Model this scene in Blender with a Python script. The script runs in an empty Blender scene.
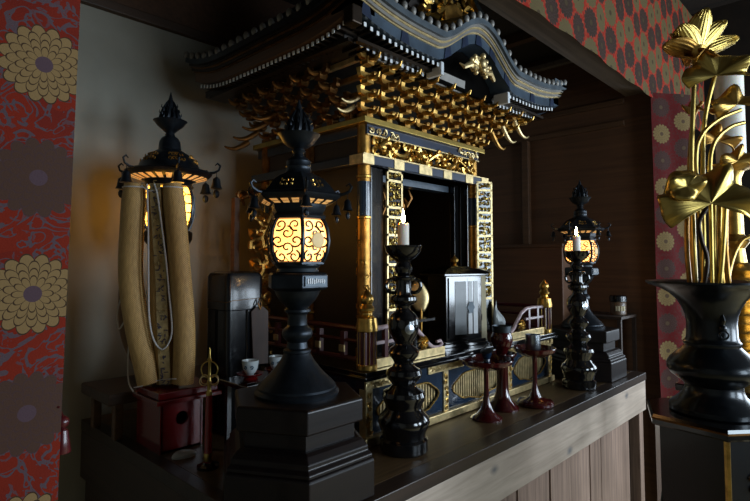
import bpy, math, random
from math import sin, cos, pi, radians as R, atan2, sqrt, tan
random.seed(7)
AT = 0.90                     # altar top height above the floor; all z below are measured from the altar top
C = bpy.context.scene.collection
S = bpy.context.scene
# ------------------------------------------------------------------ camera
cam_d = bpy.data.cameras.new('camera'); cam = bpy.data.objects.new('camera', cam_d); C.objects.link(cam)
cam_d.sensor_width = 36.0; cam_d.lens = 36.0*528/750; cam_d.clip_start = 0.02
PITCH = 3.0
cam.location = (0, 0, AT+0.42)
cam.rotation_euler = (R(90+PITCH), 0, R(43.7-90))
cam_d.shift_y = (250.5+528*tan(R(PITCH))-262)/750*-1
cam_d.dof.use_dof = False
S.camera = cam
# ------------------------------------------------------------------ world, window light, exposure
w = bpy.data.worlds.new('world'); S.world = w; w.use_nodes = True
w.node_tree.nodes['Background'].inputs[0].default_value = (0.35, 0.5, 0.8, 1)
w.node_tree.nodes['Background'].inputs[1].default_value = 0.02
S.view_settings.view_transform = 'Standard'; S.view_settings.look = 'None'
S.view_settings.gamma = 1; S.view_settings.use_curve_mapping = False
S.view_settings.exposure = 0.0
def area(name, loc, target, sx, sy, power, col):
    d = bpy.data.lights.new(name, 'AREA'); d.shape = 'RECTANGLE'; d.size = sx; d.size_y = sy; d.energy = power; d.color = col
    o = bpy.data.objects.new(name, d); C.objects.link(o); o.location = loc
    import mathutils
    v = mathutils.Vector(target)-mathutils.Vector(loc); o.rotation_euler = v.to_track_quat('-Z', 'Y').to_euler()
    return o
area('window_daylight', (2.75, -2.02, AT+0.60), (2.2, 0.0, AT+0.60), 1.3, 1.1, 80, (0.74, 0.87, 1.0))
area('window_daylight', (3.62, -.45, AT+0.50), (2.0, -.30, AT+0.45), 1.2, 1.0, 26, (0.74, 0.87, 1.0))
area('window_daylight', (1.15, -2.02, AT+0.60), (1.0, 0.0, AT+0.60), 0.7, 1.1, 30, (0.70, 0.86, 1.0))

# ------------------------------------------------------------------ shader helper
class E:
    def __init__(s, nt, sock): s.nt = nt; s.s = sock
    def _m(s, op, b=None, c=None, clamp=False):
        n = s.nt.nodes.new('ShaderNodeMath'); n.operation = op; n.use_clamp = clamp
        for i, x in enumerate((s, b, c)):
            if x is None: continue
            if isinstance(x, E): s.nt.links.new(x.s, n.inputs[i])
            else: n.inputs[i].default_value = float(x)
        return E(s.nt, n.outputs[0])
    def __add__(s, b): return s._m('ADD', b)
    def __radd__(s, b): return s._m('ADD', b)
    def __sub__(s, b): return s._m('SUBTRACT', b)
    def __rsub__(s, b): return (s*-1)+b
    def __mul__(s, b): return s._m('MULTIPLY', b)
    def __rmul__(s, b): return s._m('MULTIPLY', b)
    def __truediv__(s, b): return s._m('DIVIDE', b)
    def floor(s): return s._m('FLOOR')
    def fract(s): return s._m('FRACT')
    def abs(s): return s._m('ABSOLUTE')
    def sin(s): return s._m('SINE')
    def sqrt(s): return s._m('SQRT')
    def mod(s, b): return s._m('FLOORED_MODULO', b)
    def lt(s, b): return s._m('LESS_THAN', b)
    def gt(s, b): return s._m('GREATER_THAN', b)
    def atan2(s, b): return s._m('ARCTAN2', b)
    def pow(s, b): return s._m('POWER', b)
    def sat(s): return s._m('ADD', 0.0, clamp=True)
def rgb(h):
    h = h.lstrip('#'); v = [int(h[i:i+2], 16)/255 for i in (0, 2, 4)]
    return tuple(x/12.92 if x <= .04045 else ((x+.055)/1.055)**2.4 for x in v)+(1,)
class Mat:
    def __init__(s, name, base=(.5, .5, .5, 1), rough=.5, metal=0, coat=0, spec=.5, emit=None, estr=0):
        s.m = bpy.data.materials.new(name); s.m.use_nodes = True; s.nt = s.m.node_tree
        s.b = s.nt.nodes['Principled BSDF']
        s.set('Base Color', base); s.set('Roughness', rough); s.set('Metallic', metal); s.set('Coat Weight', coat)
        s.set('Coat Roughness', .08); s.set('Specular IOR Level', spec)
        if emit: s.set('Emission Color', emit); s.set('Emission Strength', estr)
    def set(s, k, v):
        if isinstance(v, E): s.nt.links.new(v.s, s.b.inputs[k])
        else: s.b.inputs[k].default_value = v
    def node(s, t, **k):
        n = s.nt.nodes.new(t)
        for a, b in k.items(): setattr(n, a, b)
        return n
    def coords(s, kind='Object'):
        n = s.node('ShaderNodeTexCoord'); x = s.node('ShaderNodeSeparateXYZ'); s.nt.links.new(n.outputs[kind], x.inputs[0])
        return [E(s.nt, x.outputs[i]) for i in range(3)]
    def vec(s, x, y, z):
        n = s.node('ShaderNodeCombineXYZ')
        for i, v in enumerate((x, y, z)):
            if isinstance(v, E): s.nt.links.new(v.s, n.inputs[i])
            else: n.inputs[i].default_value = v
        return n.outputs[0]
    def noise(s, v, scale=5, detail=4, rough=.55, dist=0):
        n = s.node('ShaderNodeTexNoise'); s.nt.links.new(v, n.inputs['Vector'])
        n.inputs['Scale'].default_value = scale; n.inputs['Detail'].default_value = detail
        n.inputs['Roughness'].default_value = rough; n.inputs['Distortion'].default_value = dist
        return E(s.nt, n.outputs[0])
    def voronoi(s, v, scale=5, feature='F1'):
        n = s.node('ShaderNodeTexVoronoi', feature=feature); s.nt.links.new(v, n.inputs['Vector']); n.inputs['Scale'].default_value = scale
        return E(s.nt, n.outputs[0])
    def ramp(s, f, stops):
        n = s.node('ShaderNodeValToRGB'); s.nt.links.new(f.s, n.inputs[0]); el = n.color_ramp.elements
        while len(el) < len(stops): el.new(.5)
        for e, (p, c) in zip(el, stops): e.position = p; e.color = c
        return E(s.nt, n.outputs[0])
    def mix(s, f, a, b):
        n = s.node('ShaderNodeMix', data_type='RGBA')
        for k, v in ((0, f), (6, a), (7, b)):
            if isinstance(v, E): s.nt.links.new(v.s, n.inputs[k])
            else: n.inputs[k].default_value = v
        return E(s.nt, n.outputs[2])
    def bump(s, h, strength=.3, dist=.002):
        n = s.node('ShaderNodeBump'); n.inputs['Strength'].default_value = strength; n.inputs['Distance'].default_value = dist
        s.nt.links.new(h.s, n.inputs['Height']); s.nt.links.new(n.outputs[0], s.b.inputs['Normal'])
M = {}
def simple(name, hexc, rough=.5, metal=0, coat=0, var=.25, scale=30, bump=.15, spec=.5):
    m = Mat(name, rgb(hexc), rough, metal, coat, spec)
    x, y, z = m.coords(); v = m.vec(x, y, z); n = m.noise(v, scale, 4)
    c = rgb(hexc); lo = tuple(a*(1-var) for a in c[:3])+(1,); hi = tuple(min(1, a*(1+var)) for a in c[:3])+(1,)
    m.set('Base Color', m.ramp(n, [(.3, lo), (.7, hi)]))
    if bump: m.bump(n, bump, .001)
    M[name] = m.m; return m
def wood(name, lo, hi, axis=0, rough=.5, gs=(2.0, 60, 60), coat=0, bump=.25, plank=None, plankaxis=0):
    m = Mat(name, rgb(hi), rough, 0, coat); p = m.coords()
    sc = [gs[1]]*3; sc[axis] = gs[0]
    v = m.vec(p[0]*sc[0], p[1]*sc[1], p[2]*sc[2]); n = m.noise(v, 1.0, 5, .6, .6)
    n2 = m.noise(m.vec(*p), 4, 3)
    f = (n*.7+n2*.3)
    c = m.ramp(f, [(.32, rgb(lo)), (.62, rgb(hi))])
    if plank:
        q = p[plankaxis]/plank
        tone = m.noise(m.vec(q.floor()*7.3, 0.0, 0.0), 3, 0)
        c = m.mix(tone, c, rgb(lo)) ; line = (q.fract()-.5).abs().gt(.485)
        c = m.mix(line, c, rgb('#0a0806')); f = f-line*.8
    if name == 'altar_pale':
        for kx, kz in ((1.092-1.34, -.060+AT), (1.974-1.34, -.050+AT), (1.50-1.34, -.12+AT)):
            d = ((p[0]-kx)*(p[0]-kx)*.35+(p[2]-kz)*(p[2]-kz)).sqrt()/.011+(n-.5)*1.2
            c = m.mix((1.25-d)._m('MULTIPLY', .8, clamp=True), c, rgb('#5a5c60')); f = f-d.lt(.5)*.2
    m.set('Base Color', c); m.bump(f, bump, .0015); M[name] = m.m
    if name == 'base_wood': m.set('Specular IOR Level', .22)
# plaster
m = Mat('plaster', rough=.9); v = m.vec(*m.coords()); n = m.noise(v, 3, 5); n2 = m.noise(v, 90, 3)
m.set('Base Color', m.ramp(n, [(.3, rgb('#878275')), (.7, rgb('#9c978a'))])); m.bump(n2, .15, .002); M['plaster'] = m.m
wood('wood_brown', '#3a2616', '#5c3f28', 1, .55)
wood('wood_brown_x', '#2c1d12', '#4b3422', 0, .55)
wood('wood_beam', '#4a4038', '#6a5d52', 0, .6)
wood('wood_ceiling', '#1c140e', '#30231a', 1, .7, plank=.3, plankaxis=0)
wood('wood_floor', '#a48f62', '#c4b07e', 0, .6, plank=.9, plankaxis=1)
wood('altar_top', '#3c2d1a', '#5b452a', 0, .42)
wood('altar_edge', '#1c130d', '#33241a', 0, .4)
wood('altar_pale', '#8f8072', '#bfae9e', 0, .45, gs=(3, 50, 50), bump=.2)
wood('altar_planks', '#5e4b40', '#9a8070', 2, .55, gs=(3, 80, 80), bump=.4)
wood('altar_dark', '#241a14', '#3a2b22', 1, .55)
wood('base_wood', '#0a0606', '#170e0c', 0, .42, coat=.12)
wood('tag_wood', '#26170e', '#402718', 2, .6)
wood('panel_brown', '#432a18', '#5c3c24', 1, .6)
simple('black_lacquer', '#0a0a0c', .14, 0, .6, .1, 8, 0)
simple('black_satin', '#0a0c10', .26, 0, .2, .2, 12, .05)
simple('bronze_dark', '#272c32', .36, .75, 0, .35, 40, .12)
simple('bronze_brown', '#2c2117', .4, .75, 0, .35, 40, .15)
simple('vase_black', '#11161b', .30, .55, .25, .2, 14, .05)
simple('gold', '#c69f55', .32, 1, 0, .3, 60, .25)
simple('gold_bright', '#b09652', .3, 1, 0, .15, 30, .12)
simple('gold_pale', '#cdb684', .38, .8, 0, .3, 60, .2)
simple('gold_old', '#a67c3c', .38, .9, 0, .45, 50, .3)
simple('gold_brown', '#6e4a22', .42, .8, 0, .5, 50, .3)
simple('red_lacquer', '#3e0c0d', .16, 0, .6, .2, 10, 0)
simple('red_dark', '#4a1216', .3, 0, .3, .25, 14, .05)
simple('red_bright', '#640e0e', .2, 0, .5, .2, 10, 0)
simple('red_vivid', '#8c1612', .2, 0, .5, .2, 10, 0)
simple('rail_red', '#4c1a1e', .3, 0, .3, .3, 30, .05)
simple('rail_pink', '#b09a9c', .35, 0, .2, .3, 40, .05)
simple('blue_black', '#14283c', .25, 0, .7, .3, 14, .05)
simple('blue_paint', '#3a4754', .35, .1, .2, .3, 22, .08)
simple('blue_deep', '#18243a', .35, .1, .2, .3, 22, .08)
simple('grey_blue', '#4a5258', .4, .2, .1, .3, 22, .08)
simple('grey_paint', '#74706a', .45, .2, 0, .25, 22, .08)
simple('white_paint', '#c9cdd0', .5, 0, 0, .12, 30, .05)
simple('rafter_white', '#d8dadc', .5, 0, 0, .1, 30, 0)
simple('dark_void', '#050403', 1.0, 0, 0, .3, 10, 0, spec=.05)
simple('inner_brown', '#1a110a', .5, 0, 0, .4, 20, .1)
simple('silver', '#a8aeb4', .25, 1, 0, .2, 20, .08)
simple('steel', '#43494e', .45, .9, 0, .25, 20, .08)
simple('porcelain', '#aab2b4', .15, 0, .4, .05, 20, 0)
simple('porcelain_blue', '#26445c', .2, 0, .4, .2, 20, 0)
simple('paper', '#b5aa8c', .8, 0, 0, .1, 20, .1)
simple('paper_white', '#b9bbb8', .8, 0, 0, .1, 20, .1)
simple('ink', '#3a3430', .8, 0, 0, .2, 20, 0)
simple('ink_orange', '#b07848', .8, 0, 0, .2, 20, 0)
simple('plastic_clear', '#9aa0a0', .3, 0, 0, .2, 30, .3)
simple('cord_white', '#bdb9b4', .8, 0, 0, .1, 200, .2)
simple('band_cloth', '#b09a6c', .8, 0, 0, .35, 60, .2)
simple('thread_purple', '#4b4452', .8, 0, 0, .3, 80, .2)
simple('door_pane', '#52585a', .45, 0, .2, .12, 8, .05)
simple('jar_brown', '#54402f', .4, 0, .2, .2, 20, .05)
m = simple('frosted_moon', '#a58f5a', .5, 0, 0, .2, 30, 0); m.set('Emission Color', (1, .75, .38, 1)); m.set('Emission Strength', .35)
m = Mat('candle_wax', rgb('#e8e2d6'), .45); m.set('Subsurface Weight', .4); m.set('Subsurface Radius', (.02, .012, .006)); m.set('Subsurface Scale', .5); M['candle_wax'] = m.m
x, y, z = m.coords(); n = m.noise(m.vec(x, y, z), 40, 2); m.set('Base Color', m.ramp(n, [(.3, rgb('#dcd4c6')), (.7, rgb('#efeae0'))]))
m = Mat('flame', (1, .6, .2, 1), .5, emit=(1, .60, .24, 1), estr=170); M['flame'] = m.m
m = Mat('pane_glow', rgb('#d8c890'), .5, emit=(1, .42, .12, 1), estr=3.4)
x, y, z = m.coords(); n = m.noise(m.vec(x, y, z), 22, 2); m.set('Emission Color', m.ramp(n, [(.3, (1, .36, .07, 1)), (.65, (1, .46, .14, 1))])); M['pane_glow'] = m.m
m = Mat('pane_glow_green', rgb('#c8c880'), .5, emit=(.9, .8, .30, 1), estr=7.5)
x, y, z = m.coords(); n = m.noise(m.vec(x, y, z), 22, 2); m.set('Emission Color', m.ramp(n, [(.3, (1, .36, .03, 1)), (.65, (.9, .46, .06, 1))])); M['pane_glow_green'] = m.m
m = Mat('vent_glow', rgb('#d8b070'), .5, emit=(1, .45, .14, 1), estr=.42); x, y, z = m.coords(); n = m.noise(m.vec(x, y, z), 60, 2)
m.set('Emission Color', m.ramp(n, [(.3, (1, .42, .10, 1)), (.7, (1, .58, .20, 1))])); M['vent_glow'] = m.m
# woven straw
def straw(name, lo, hi):
    m = Mat(name, rough=.65); x, y, z = m.coords()
    a = ((z*1500.0).sin()*((x-y)*1100.0).sin()); n = m.noise(m.vec(x*200.0, y*200.0, z*60.0), 1, 3)
    f = a*.3+n*.7+.0
    m.set('Base Color', m.ramp(f, [(.1, rgb(lo)), (.6, rgb(hi))])); m.bump(f, .6, .0015); M[name] = m.m
straw('straw', '#8c6c3c', '#c49e60')
straw('straw_shade', '#4a3018', '#76532c')  # darker copy of straw, the rear tube's shade is in its colour
# brocade
def brocade(name, uc, vc, pu, pv, rad, bg='#7d1c18', bg2='#4c1820', scroll='#7c6c80', beige='#b39a72', brown='#5e4a44', core='#4c3a40', out1='#55402e'):
    m = Mat(name, rough=.55); n = m.node('ShaderNodeUVMap'); x = m.node('ShaderNodeSeparateXYZ'); m.nt.links.new(n.outputs[0], x.inputs[0])
    u = E(m.nt, x.outputs[0]); v = E(m.nt, x.outputs[1])
    iu = ((u-uc)/pu+.5).floor(); vo = v-vc+iu.mod(2)*(pv*.5)
    iv = (vo/pv+.5).floor(); du = (u-uc)-iu*pu; dv = vo-iv*pv
    odd = (iv+iu).mod(2)
    r = (du*du+dv*dv).sqrt(); th = dv.atan2(du)
    wv = m.vec(u, v, 0.0)
    nn = m.noise(wv, 34, 2, .5, 1.6); sc = (nn-.5).abs().lt(.030); sc2 = m.noise(wv, 75, 2, .5, 1.0).gt(.64)
    col = m.mix(m.noise(wv, 16, 2)._m('MULTIPLY', 1.0), rgb(bg), rgb(bg2)); col = m.mix(m.noise(wv, 9, 2).gt(.5)*.5, col, rgb(bg))
    col = m.mix((sc+sc2*.7).sat(), col, rgb(scroll))
    pet = m.mix(odd, rgb(beige), rgb(brown)); out = m.mix(odd, rgb(out1), rgb('#43302e'))
    h = None
    for k, (rk, cnt) in enumerate(((1.0, 16), (.82, 16), (.64, 14), (.46, 12))):
        ph = ((th/(2*pi)*cnt)+(.5 if k % 2 else 0)).fract()-.5
        lim = (1.0-(ph.abs()*2).pow(2.2)*(.16+.05*k))*(rad*rk)
        inside = r.lt(lim); edge = (r.gt(lim-rad*.035)+ph.abs().gt(.46)).sat()
        col = m.mix(inside, col, m.mix(edge, pet, out))
    col = m.mix(r.lt(rad*.2), col, rgb(core))
    weave = ((u*2600.0).sin()*(v*2600.0).sin())
    m.set('Base Color', col); m.bump(m.noise(wv, 500, 2)+r.lt(rad)*.3, .35, .0008)
    m.set('Roughness', .8); m.set('Specular IOR Level', .12); M[name] = m.m
brocade('brocade_left', .157, .636, .094, .125, .0435, bg='#78220f', bg2='#541813', scroll='#4e3e42', beige='#7c6340', brown='#463128', out1='#3a2a1c')
brocade('brocade_valance', 0, .06, .094, .100, .050, bg='#8e2214', bg2='#64180e', scroll='#8c3c26', beige='#544a2e', brown='#30231a', core='#3e3222')
brocade('brocade_right', .045, .955, .10, .1125, .042, bg='#521010', bg2='#420d0c', scroll='#48201c', beige='#6c5a38', brown='#38241e', core='#4a3a2a')

# ------------------------------------------------------------------ mesh helper
OFF = {}
class MB:
    def __init__(s): s.v = []; s.f = []; s.uv = None
    def quad_grid(s, g, closed_u=False, closed_v=False):
        b = len(s.v); nu = len(g); nv = len(g[0])
        for row in g: s.v += [tuple(p) for p in row]
        for i in range(nu if closed_u else nu-1):
            for j in range(nv if closed_v else nv-1):
                i2 = (i+1) % nu; j2 = (j+1) % nv
                s.f.append((b+i*nv+j, b+i2*nv+j, b+i2*nv+j2, b+i*nv+j2))
        return b
    def box(s, c, d, rz=0, taper=1):
        b = len(s.v); ca, sa = cos(rz), sin(rz)
        for z in (-1, 1):
            t = taper if z > 0 else 1
            for x, y in ((-1, -1), (1, -1), (1, 1), (-1, 1)):
                X = x*d[0]/2*t; Y = y*d[1]/2*t
                s.v.append((c[0]+X*ca-Y*sa, c[1]+X*sa+Y*ca, c[2]+z*d[2]/2))
        s.f += [tuple(b+i for i in f) for f in ((0, 3, 2, 1), (4, 5, 6, 7), (0, 1, 5, 4), (1, 2, 6, 5), (2, 3, 7, 6), (3, 0, 4, 7))]
        return s
    def bx(s, x0, x1, y0, y1, z0, z1): return s.box(((x0+x1)/2, (y0+y1)/2, (z0+z1)/2), (x1-x0, y1-y0, z1-z0))
    def lathe(s, prof, c=(0, 0, 0), n=32, ph=0, sx=1, sy=1, cap=True):
        b = len(s.v)
        for r, z in prof:
            for k in range(n):
                a = ph+2*pi*k/n; s.v.append((c[0]+r*cos(a)*sx, c[1]+r*sin(a)*sy, c[2]+z))
        for i in range(len(prof)-1):
            for k in range(n):
                k2 = (k+1) % n; s.f.append((b+i*n+k, b+i*n+k2, b+(i+1)*n+k2, b+(i+1)*n+k))
        if cap:
            s.f.append(tuple(b+k for k in reversed(range(n)))); s.f.append(tuple(b+(len(prof)-1)*n+k for k in range(n)))
        return s
    def tube(s, pts, r, n=6, flat=1, cap=True):
        pts = [tuple(p) for p in pts]; N = len(pts)
        rr = r if isinstance(r, (list, tuple)) else [r]*N
        b = len(s.v); prev = None
        for i, p in enumerate(pts):
            q0 = pts[max(0, i-1)]; q1 = pts[min(N-1, i+1)]
            t = [q1[k]-q0[k] for k in range(3)]; L = sqrt(sum(a*a for a in t)) or 1; t = [a/L for a in t]
            if prev is None:
                u = (0, 0, 1) if abs(t[2]) < .9 else (1, 0, 0)
            else: u = prev
            d = sum(u[k]*t[k] for k in range(3)); u = [u[k]-d*t[k] for k in range(3)]; L = sqrt(sum(a*a for a in u)) or 1; u = [a/L for a in u]; prev = u
            w = (t[1]*u[2]-t[2]*u[1], t[2]*u[0]-t[0]*u[2], t[0]*u[1]-t[1]*u[0])
            for k in range(n):
                a = 2*pi*k/n; ca = cos(a)*rr[i]*flat; sa = sin(a)*rr[i]
                s.v.append(tuple(p[j]+u[j]*ca+w[j]*sa for j in range(3)))
        for i in range(N-1):
            for k in range(n):
                k2 = (k+1) % n; s.f.append((b+i*n+k, b+i*n+k2, b+(i+1)*n+k2, b+(i+1)*n+k))
        if cap: s.f.append(tuple(b+k for k in reversed(range(n)))); s.f.append(tuple(b+(N-1)*n+k for k in range(n)))
        return s
    def prism(s, poly, fn, w0, w1):
        b = len(s.v); n = len(poly)
        for w_ in (w0, w1):
            for u, v in poly: s.v.append(fn(u, v, w_))
        s.f.append(tuple(b+i for i in reversed(range(n)))); s.f.append(tuple(b+n+i for i in range(n)))
        for i in range(n):
            j = (i+1) % n; s.f.append((b+i, b+j, b+n+j, b+n+i))
        return s
    def ball(s, c, r, n=10, sz=1, sx=1, sy=1):
        m_ = max(4, n//2+1)
        prof = [(max(r*.02, r*sin(pi*i/m_)), -r*sz*cos(pi*i/m_)) for i in range(m_+1)]
        return s.lathe(prof, c, n, sx=sx, sy=sy)
    def ring(s, c, r, t, axis=(0, 0, 1), n=20, k=6):
        import mathutils
        a = mathutils.Vector(axis).normalized(); u = a.orthogonal().normalized(); w_ = a.cross(u)
        g = []
        for i in range(n):
            th = 2*pi*i/n; d = u*cos(th)+w_*sin(th); g.append([tuple(mathutils.Vector(c)+d*(r+t*cos(2*pi*j/k))+a*(t*sin(2*pi*j/k))) for j in range(k)])
        s.quad_grid(g, True, True); return s
    def build(s, name, mat, parent=None, smooth=True, bevel=0, angle=35):
        off = OFF.get(parent.name, (0, 0, 0)) if parent else (0, 0, 0)
        me = bpy.data.meshes.new(name); me.from_pydata([(x-off[0], y-off[1], z-off[2]) for x, y, z in s.v], [], s.f)
        me.update()
        import bmesh
        bm = bmesh.new(); bm.from_mesh(me); bmesh.ops.recalc_face_normals(bm, faces=bm.faces); bm.to_mesh(me); bm.free()
        if s.uv:
            l = me.uv_layers.new(name='UVMap')
            for lo in me.loops: l.data[lo.index].uv = s.uv[lo.vertex_index]
        me.materials.append(M[mat] if isinstance(mat, str) else mat)
        if smooth:
            me.shade_smooth(); me.set_sharp_from_angle(angle=R(angle))
        o = bpy.data.objects.new(name, me); C.objects.link(o)
        if parent: o.parent = parent; OFF[o.name] = off
        else: o.location = (0, 0, AT); OFF[o.name] = (0, 0, 0)
        if bevel:
            b = o.modifiers.new('bevel', 'BEVEL'); b.width = bevel; b.segments = 2; b.limit_method = 'ANGLE'; b.angle_limit = R(40)
        return o
def thing(name, label, cat, loc, group=None):
    o = bpy.data.objects.new(name, None); C.objects.link(o); o.location = (loc[0], loc[1], loc[2]+AT); o.empty_display_size = .02
    OFF[o.name] = loc; o['label'] = label; o['category'] = cat
    if group: o['group'] = group
    return o
def tag(o, label, cat, group=None, kind=None):
    o['label'] = label; o['category'] = cat
    if group: o['group'] = group
    if kind: o['kind'] = kind
    return o
def recenter(o):      # put the origin of a single-mesh thing at its base
    me = o.data; xs = [v.co for v in me.vertices]; cx = sum(c.x for c in xs)/len(xs); cy = sum(c.y for c in xs)/len(xs); mz = min(c.z for c in xs)
    for v in me.vertices: v.co.x -= cx; v.co.y -= cy; v.co.z -= mz
    o.location = (o.location.x+cx, o.location.y+cy, o.location.z+mz); OFF[o.name] = (cx, cy, mz); return o
def struct(o): o['kind'] = 'structure'; return o
def copy_tree(o, parent=None):
    c = o.copy(); C.objects.link(c)
    if parent: c.parent = parent
    for ch in o.children: copy_tree(ch, c)
    return c
def spiral(cx, cy, r, a0, turns=1.3, n=16, dirn=1, r1=.15):
    return [(cx+r*(1-(1-r1)*i/(n-1))*cos(a0+dirn*2*pi*turns*i/(n-1)), cy+r*(1-(1-r1)*i/(n-1))*sin(a0+dirn*2*pi*turns*i/(n-1))) for i in range(n)]
def scrollwork(mb, fn, w_, h_, size, tr, rnd, depth=.006, leaf=True):
    # dense curling carving filling the rectangle 0..w 0..h of the plane fn
    nx = max(1, round(w_/size)); ny = max(1, round(h_/size))
    for i in range(nx):
        for j in range(ny):
            cx = (i+.5+rnd.uniform(-.18, .18))*w_/nx; cy = (j+.5+rnd.uniform(-.18, .18))*h_/ny
            r = size*rnd.uniform(.42, .58); a0 = rnd.uniform(0, 2*pi); d = rnd.choice((-1, 1)); dz = depth*rnd.uniform(.3, 1)
            pts = []
            for (x, y) in spiral(cx, cy, r, a0, rnd.uniform(.9, 1.4), 11, d): pts.append(fn(min(max(x, 0), w_), min(max(y, 0), h_), dz))
            mb.tube(pts, [tr*(1.25-.05*k) for k in range(11)], 5)
            if leaf:
                a = rnd.uniform(0, 2*pi)
                for q in range(2):
                    b = a+q*pi+rnd.uniform(-.5, .5); x1 = cx+cos(b)*r*1.1; y1 = cy+sin(b)*r*1.1
                    xm = (cx+x1)/2-sin(b)*r*.3; ym = (cy+y1)/2+cos(b)*r*.3
                    cl = lambda x, y, z: fn(min(max(x, 0), w_), min(max(y, 0), h_), z)
                    mb.tube([cl(cx, cy, dz*.4), cl(xm, ym, dz*1.3), cl(x1, y1, dz*.4)], [tr*.6, tr*2.0, tr*.3], 5)
    return mb

# ================================================================== STRUCTURE
XR = 2.42; YB = 1.62; CZ = 1.42
struct(MB().bx(-1.5, 3.7, -3.0, YB+.05, -AT-.05, -AT).build('floor', 'wood_floor', smooth=False))
struct(MB().bx(-1.5, XR, YB, YB+.06, -AT, 1.17).build('wall_back', 'plaster', smooth=False))
struct(MB().bx(-1.5, XR, YB-.004, YB+.056, 1.17, CZ).build('wall_upper', 'panel_brown', smooth=False))
struct(MB().bx(-1.5, XR, YB-.022, YB, 1.155, 1.185).build('trim_1', 'wood_brown_x', smooth=False, bevel=.003))
struct(MB().bx(-1.56, -1.5, -3.0, YB+.06, -AT, 2.0).build('wall_left', 'plaster', smooth=False))
struct(MB().bx(XR, XR+.05, .674, YB+.05, -AT, CZ).build('wall_right', 'panel_brown', smooth=False))
b = MB(); b.bx(-1.56, .75, -2.14, -2.08, -AT, 2.0); b.bx(1.55, 2.05, -2.14, -2.08, -AT, 2.0); b.bx(.75, 1.55, -2.14, -2.08, -AT, 0); b.bx(.75, 1.55, -2.14, -2.08, 1.2, 2.0); b.bx(3.48, 3.76, -2.14, -2.08, -AT, 2.0); b.bx(2.05, 3.48, -2.14, -2.08, -AT, 0); b.bx(2.05, 3.48, -2.14, -2.08, 1.2, 2.0)
struct(b.build('wall_front', 'plaster', smooth=False))
struct(MB().bx(-1.5, XR+.05, .70, YB+.05, CZ, CZ+.04).build('ceiling', 'wood_ceiling', smooth=False))
struct(MB().bx(-1.5, 3.76, -3.0, .86, 1.95, 2.0).build('ceiling_hall', 'wood_ceiling', smooth=False))
struct(MB().bx(XR+.05, 3.76, .80, .86, -AT, 2.0).build('wall_side_hall', 'inner_brown', smooth=False))
for k, z in enumerate((1.128, 1.03)):
    struct(MB().bx(XR-.018, XR, .79, YB, z-.012, z+.012).build('trim_%d' % (k+2), 'wood_brown', smooth=False, bevel=.003))
struct(MB().bx(XR-.03, XR, 1.24, 1.275, -AT, 1.02).build('trim_4', 'wood_brown', smooth=False, bevel=.003))
struct(MB().bx(XR-.03, XR+.0, .79, YB, 1.36, 1.385).build('trim_5', 'wood_beam', smooth=False, bevel=.003))
b = MB()
for x in (.3, .9, 1.5, 2.05): b.bx(x, x+.04, .79, YB, CZ-.045, CZ)
struct(b.build('trim_6', 'wood_brown', smooth=False))
struct(MB().bx(-1.5, 3.3, .68, .786, 1.147, 1.55).build('trim_7', 'wood_beam', smooth=False, bevel=.003))
struct(MB().bx(XR+.05, XR+.14, .69, .80, -AT, 1.147).build('trim_8', 'wood_brown', smooth=False, bevel=.004))
# window of the hall behind the camera (daylight comes through it)
b = MB(); b.bx(3.66, 3.72, -2.14, -1.1, -AT, 2.0); b.bx(3.66, 3.72, .2, .86, -AT, 2.0); b.bx(3.66, 3.72, -1.1, .2, -AT, -.05); b.bx(3.66, 3.72, -1.1, .2, 1.05, 2.0)
struct(b.build('wall_hall_right', 'inner_brown', smooth=False))
b = MB()
for y in (-1.1, -.46, .17): b.bx(3.67, 3.71, y, y+.03, -.05, 1.05)
for z in (-.05, .50, 1.02): b.bx(3.67, 3.71, -1.1, .2, z, z+.03)
struct(b.build('window_3', 'wood_brown', smooth=False))
b = MB()
for x in (2.05, 2.51, 2.98, 3.45): b.bx(x, x+.03, -2.13, -2.09, 0, 1.2)
for z in (0, .59, 1.17): b.bx(2.05, 3.48, -2.13, -2.09, z, z+.03)
struct(b.build('window_1', 'wood_brown', smooth=False))
b = MB()
for x in (.75, 1.14, 1.52): b.bx(x, x+.03, -2.13, -2.09, 0, 1.2)
for z in (0, .59, 1.17): b.bx(.75, 1.55, -2.13, -2.09, z, z+.03)
struct(b.build('window_2', 'wood_brown', smooth=False))

# ================================================================== hanging brocades
def cloth(name, path, z0, z1, mat, nz=40, wave=.004, u0=0, sag=None, thick=.0015, wl=.05, slant=0):
    # path: plan polyline (x,y); cloth hangs along it
    mb = MB(); seg = []; L = 0; pts = []
    for i in range(len(path)-1):
        (xa, ya), (xb, yb) = path[i], path[i+1]; l = sqrt((xb-xa)**2+(yb-ya)**2); n = max(2, int(l/.008))
        for k in range(n+(i == len(path)-2)):
            t = k/n; pts.append((xa+(xb-xa)*t, ya+(yb-ya)*t, L+l*t, -(yb-ya)/l, (xb-xa)/l))
        L += l
    uv = []
    for side in (0, 1):
        g = []
        for (x, y, s_, nx, ny) in pts:
            row = []
            for j in range(nz+1):
                t = j/nz; zb = z0+(sag(s_) if sag else 0); z = zb+(z1-zb)*t
                wv = wave*sin(s_/wl*2*pi+z*3)*(1-.5*t)+wave*.5*sin(s_/wl*3.1+z*7); o_ = wv+side*thick
                row.append((x+nx*o_+slant*(z-.4), y+ny*o_, z)); uv.append((u0+s_, z))
            g.append(row)
        mb.quad_grid(g)
    n = len(pts)*(nz+1)
    for j in range(nz):                        # close the two side edges and hems
        a, c_ = j, n+j; mb.f.append((a, a+1, c_+1, c_)); e = (len(pts)-1)*(nz+1); mb.f.append((e+a, e+a+1, e+c_+1, e+c_))
    for i in range(len(pts)-1):
        a = i*(nz+1); d = (i+1)*(nz+1); mb.f.append((a, d, n+d, n+a))
    mb.uv = uv
    o = mb.build(name, mat, angle=60)
    return o
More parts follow.
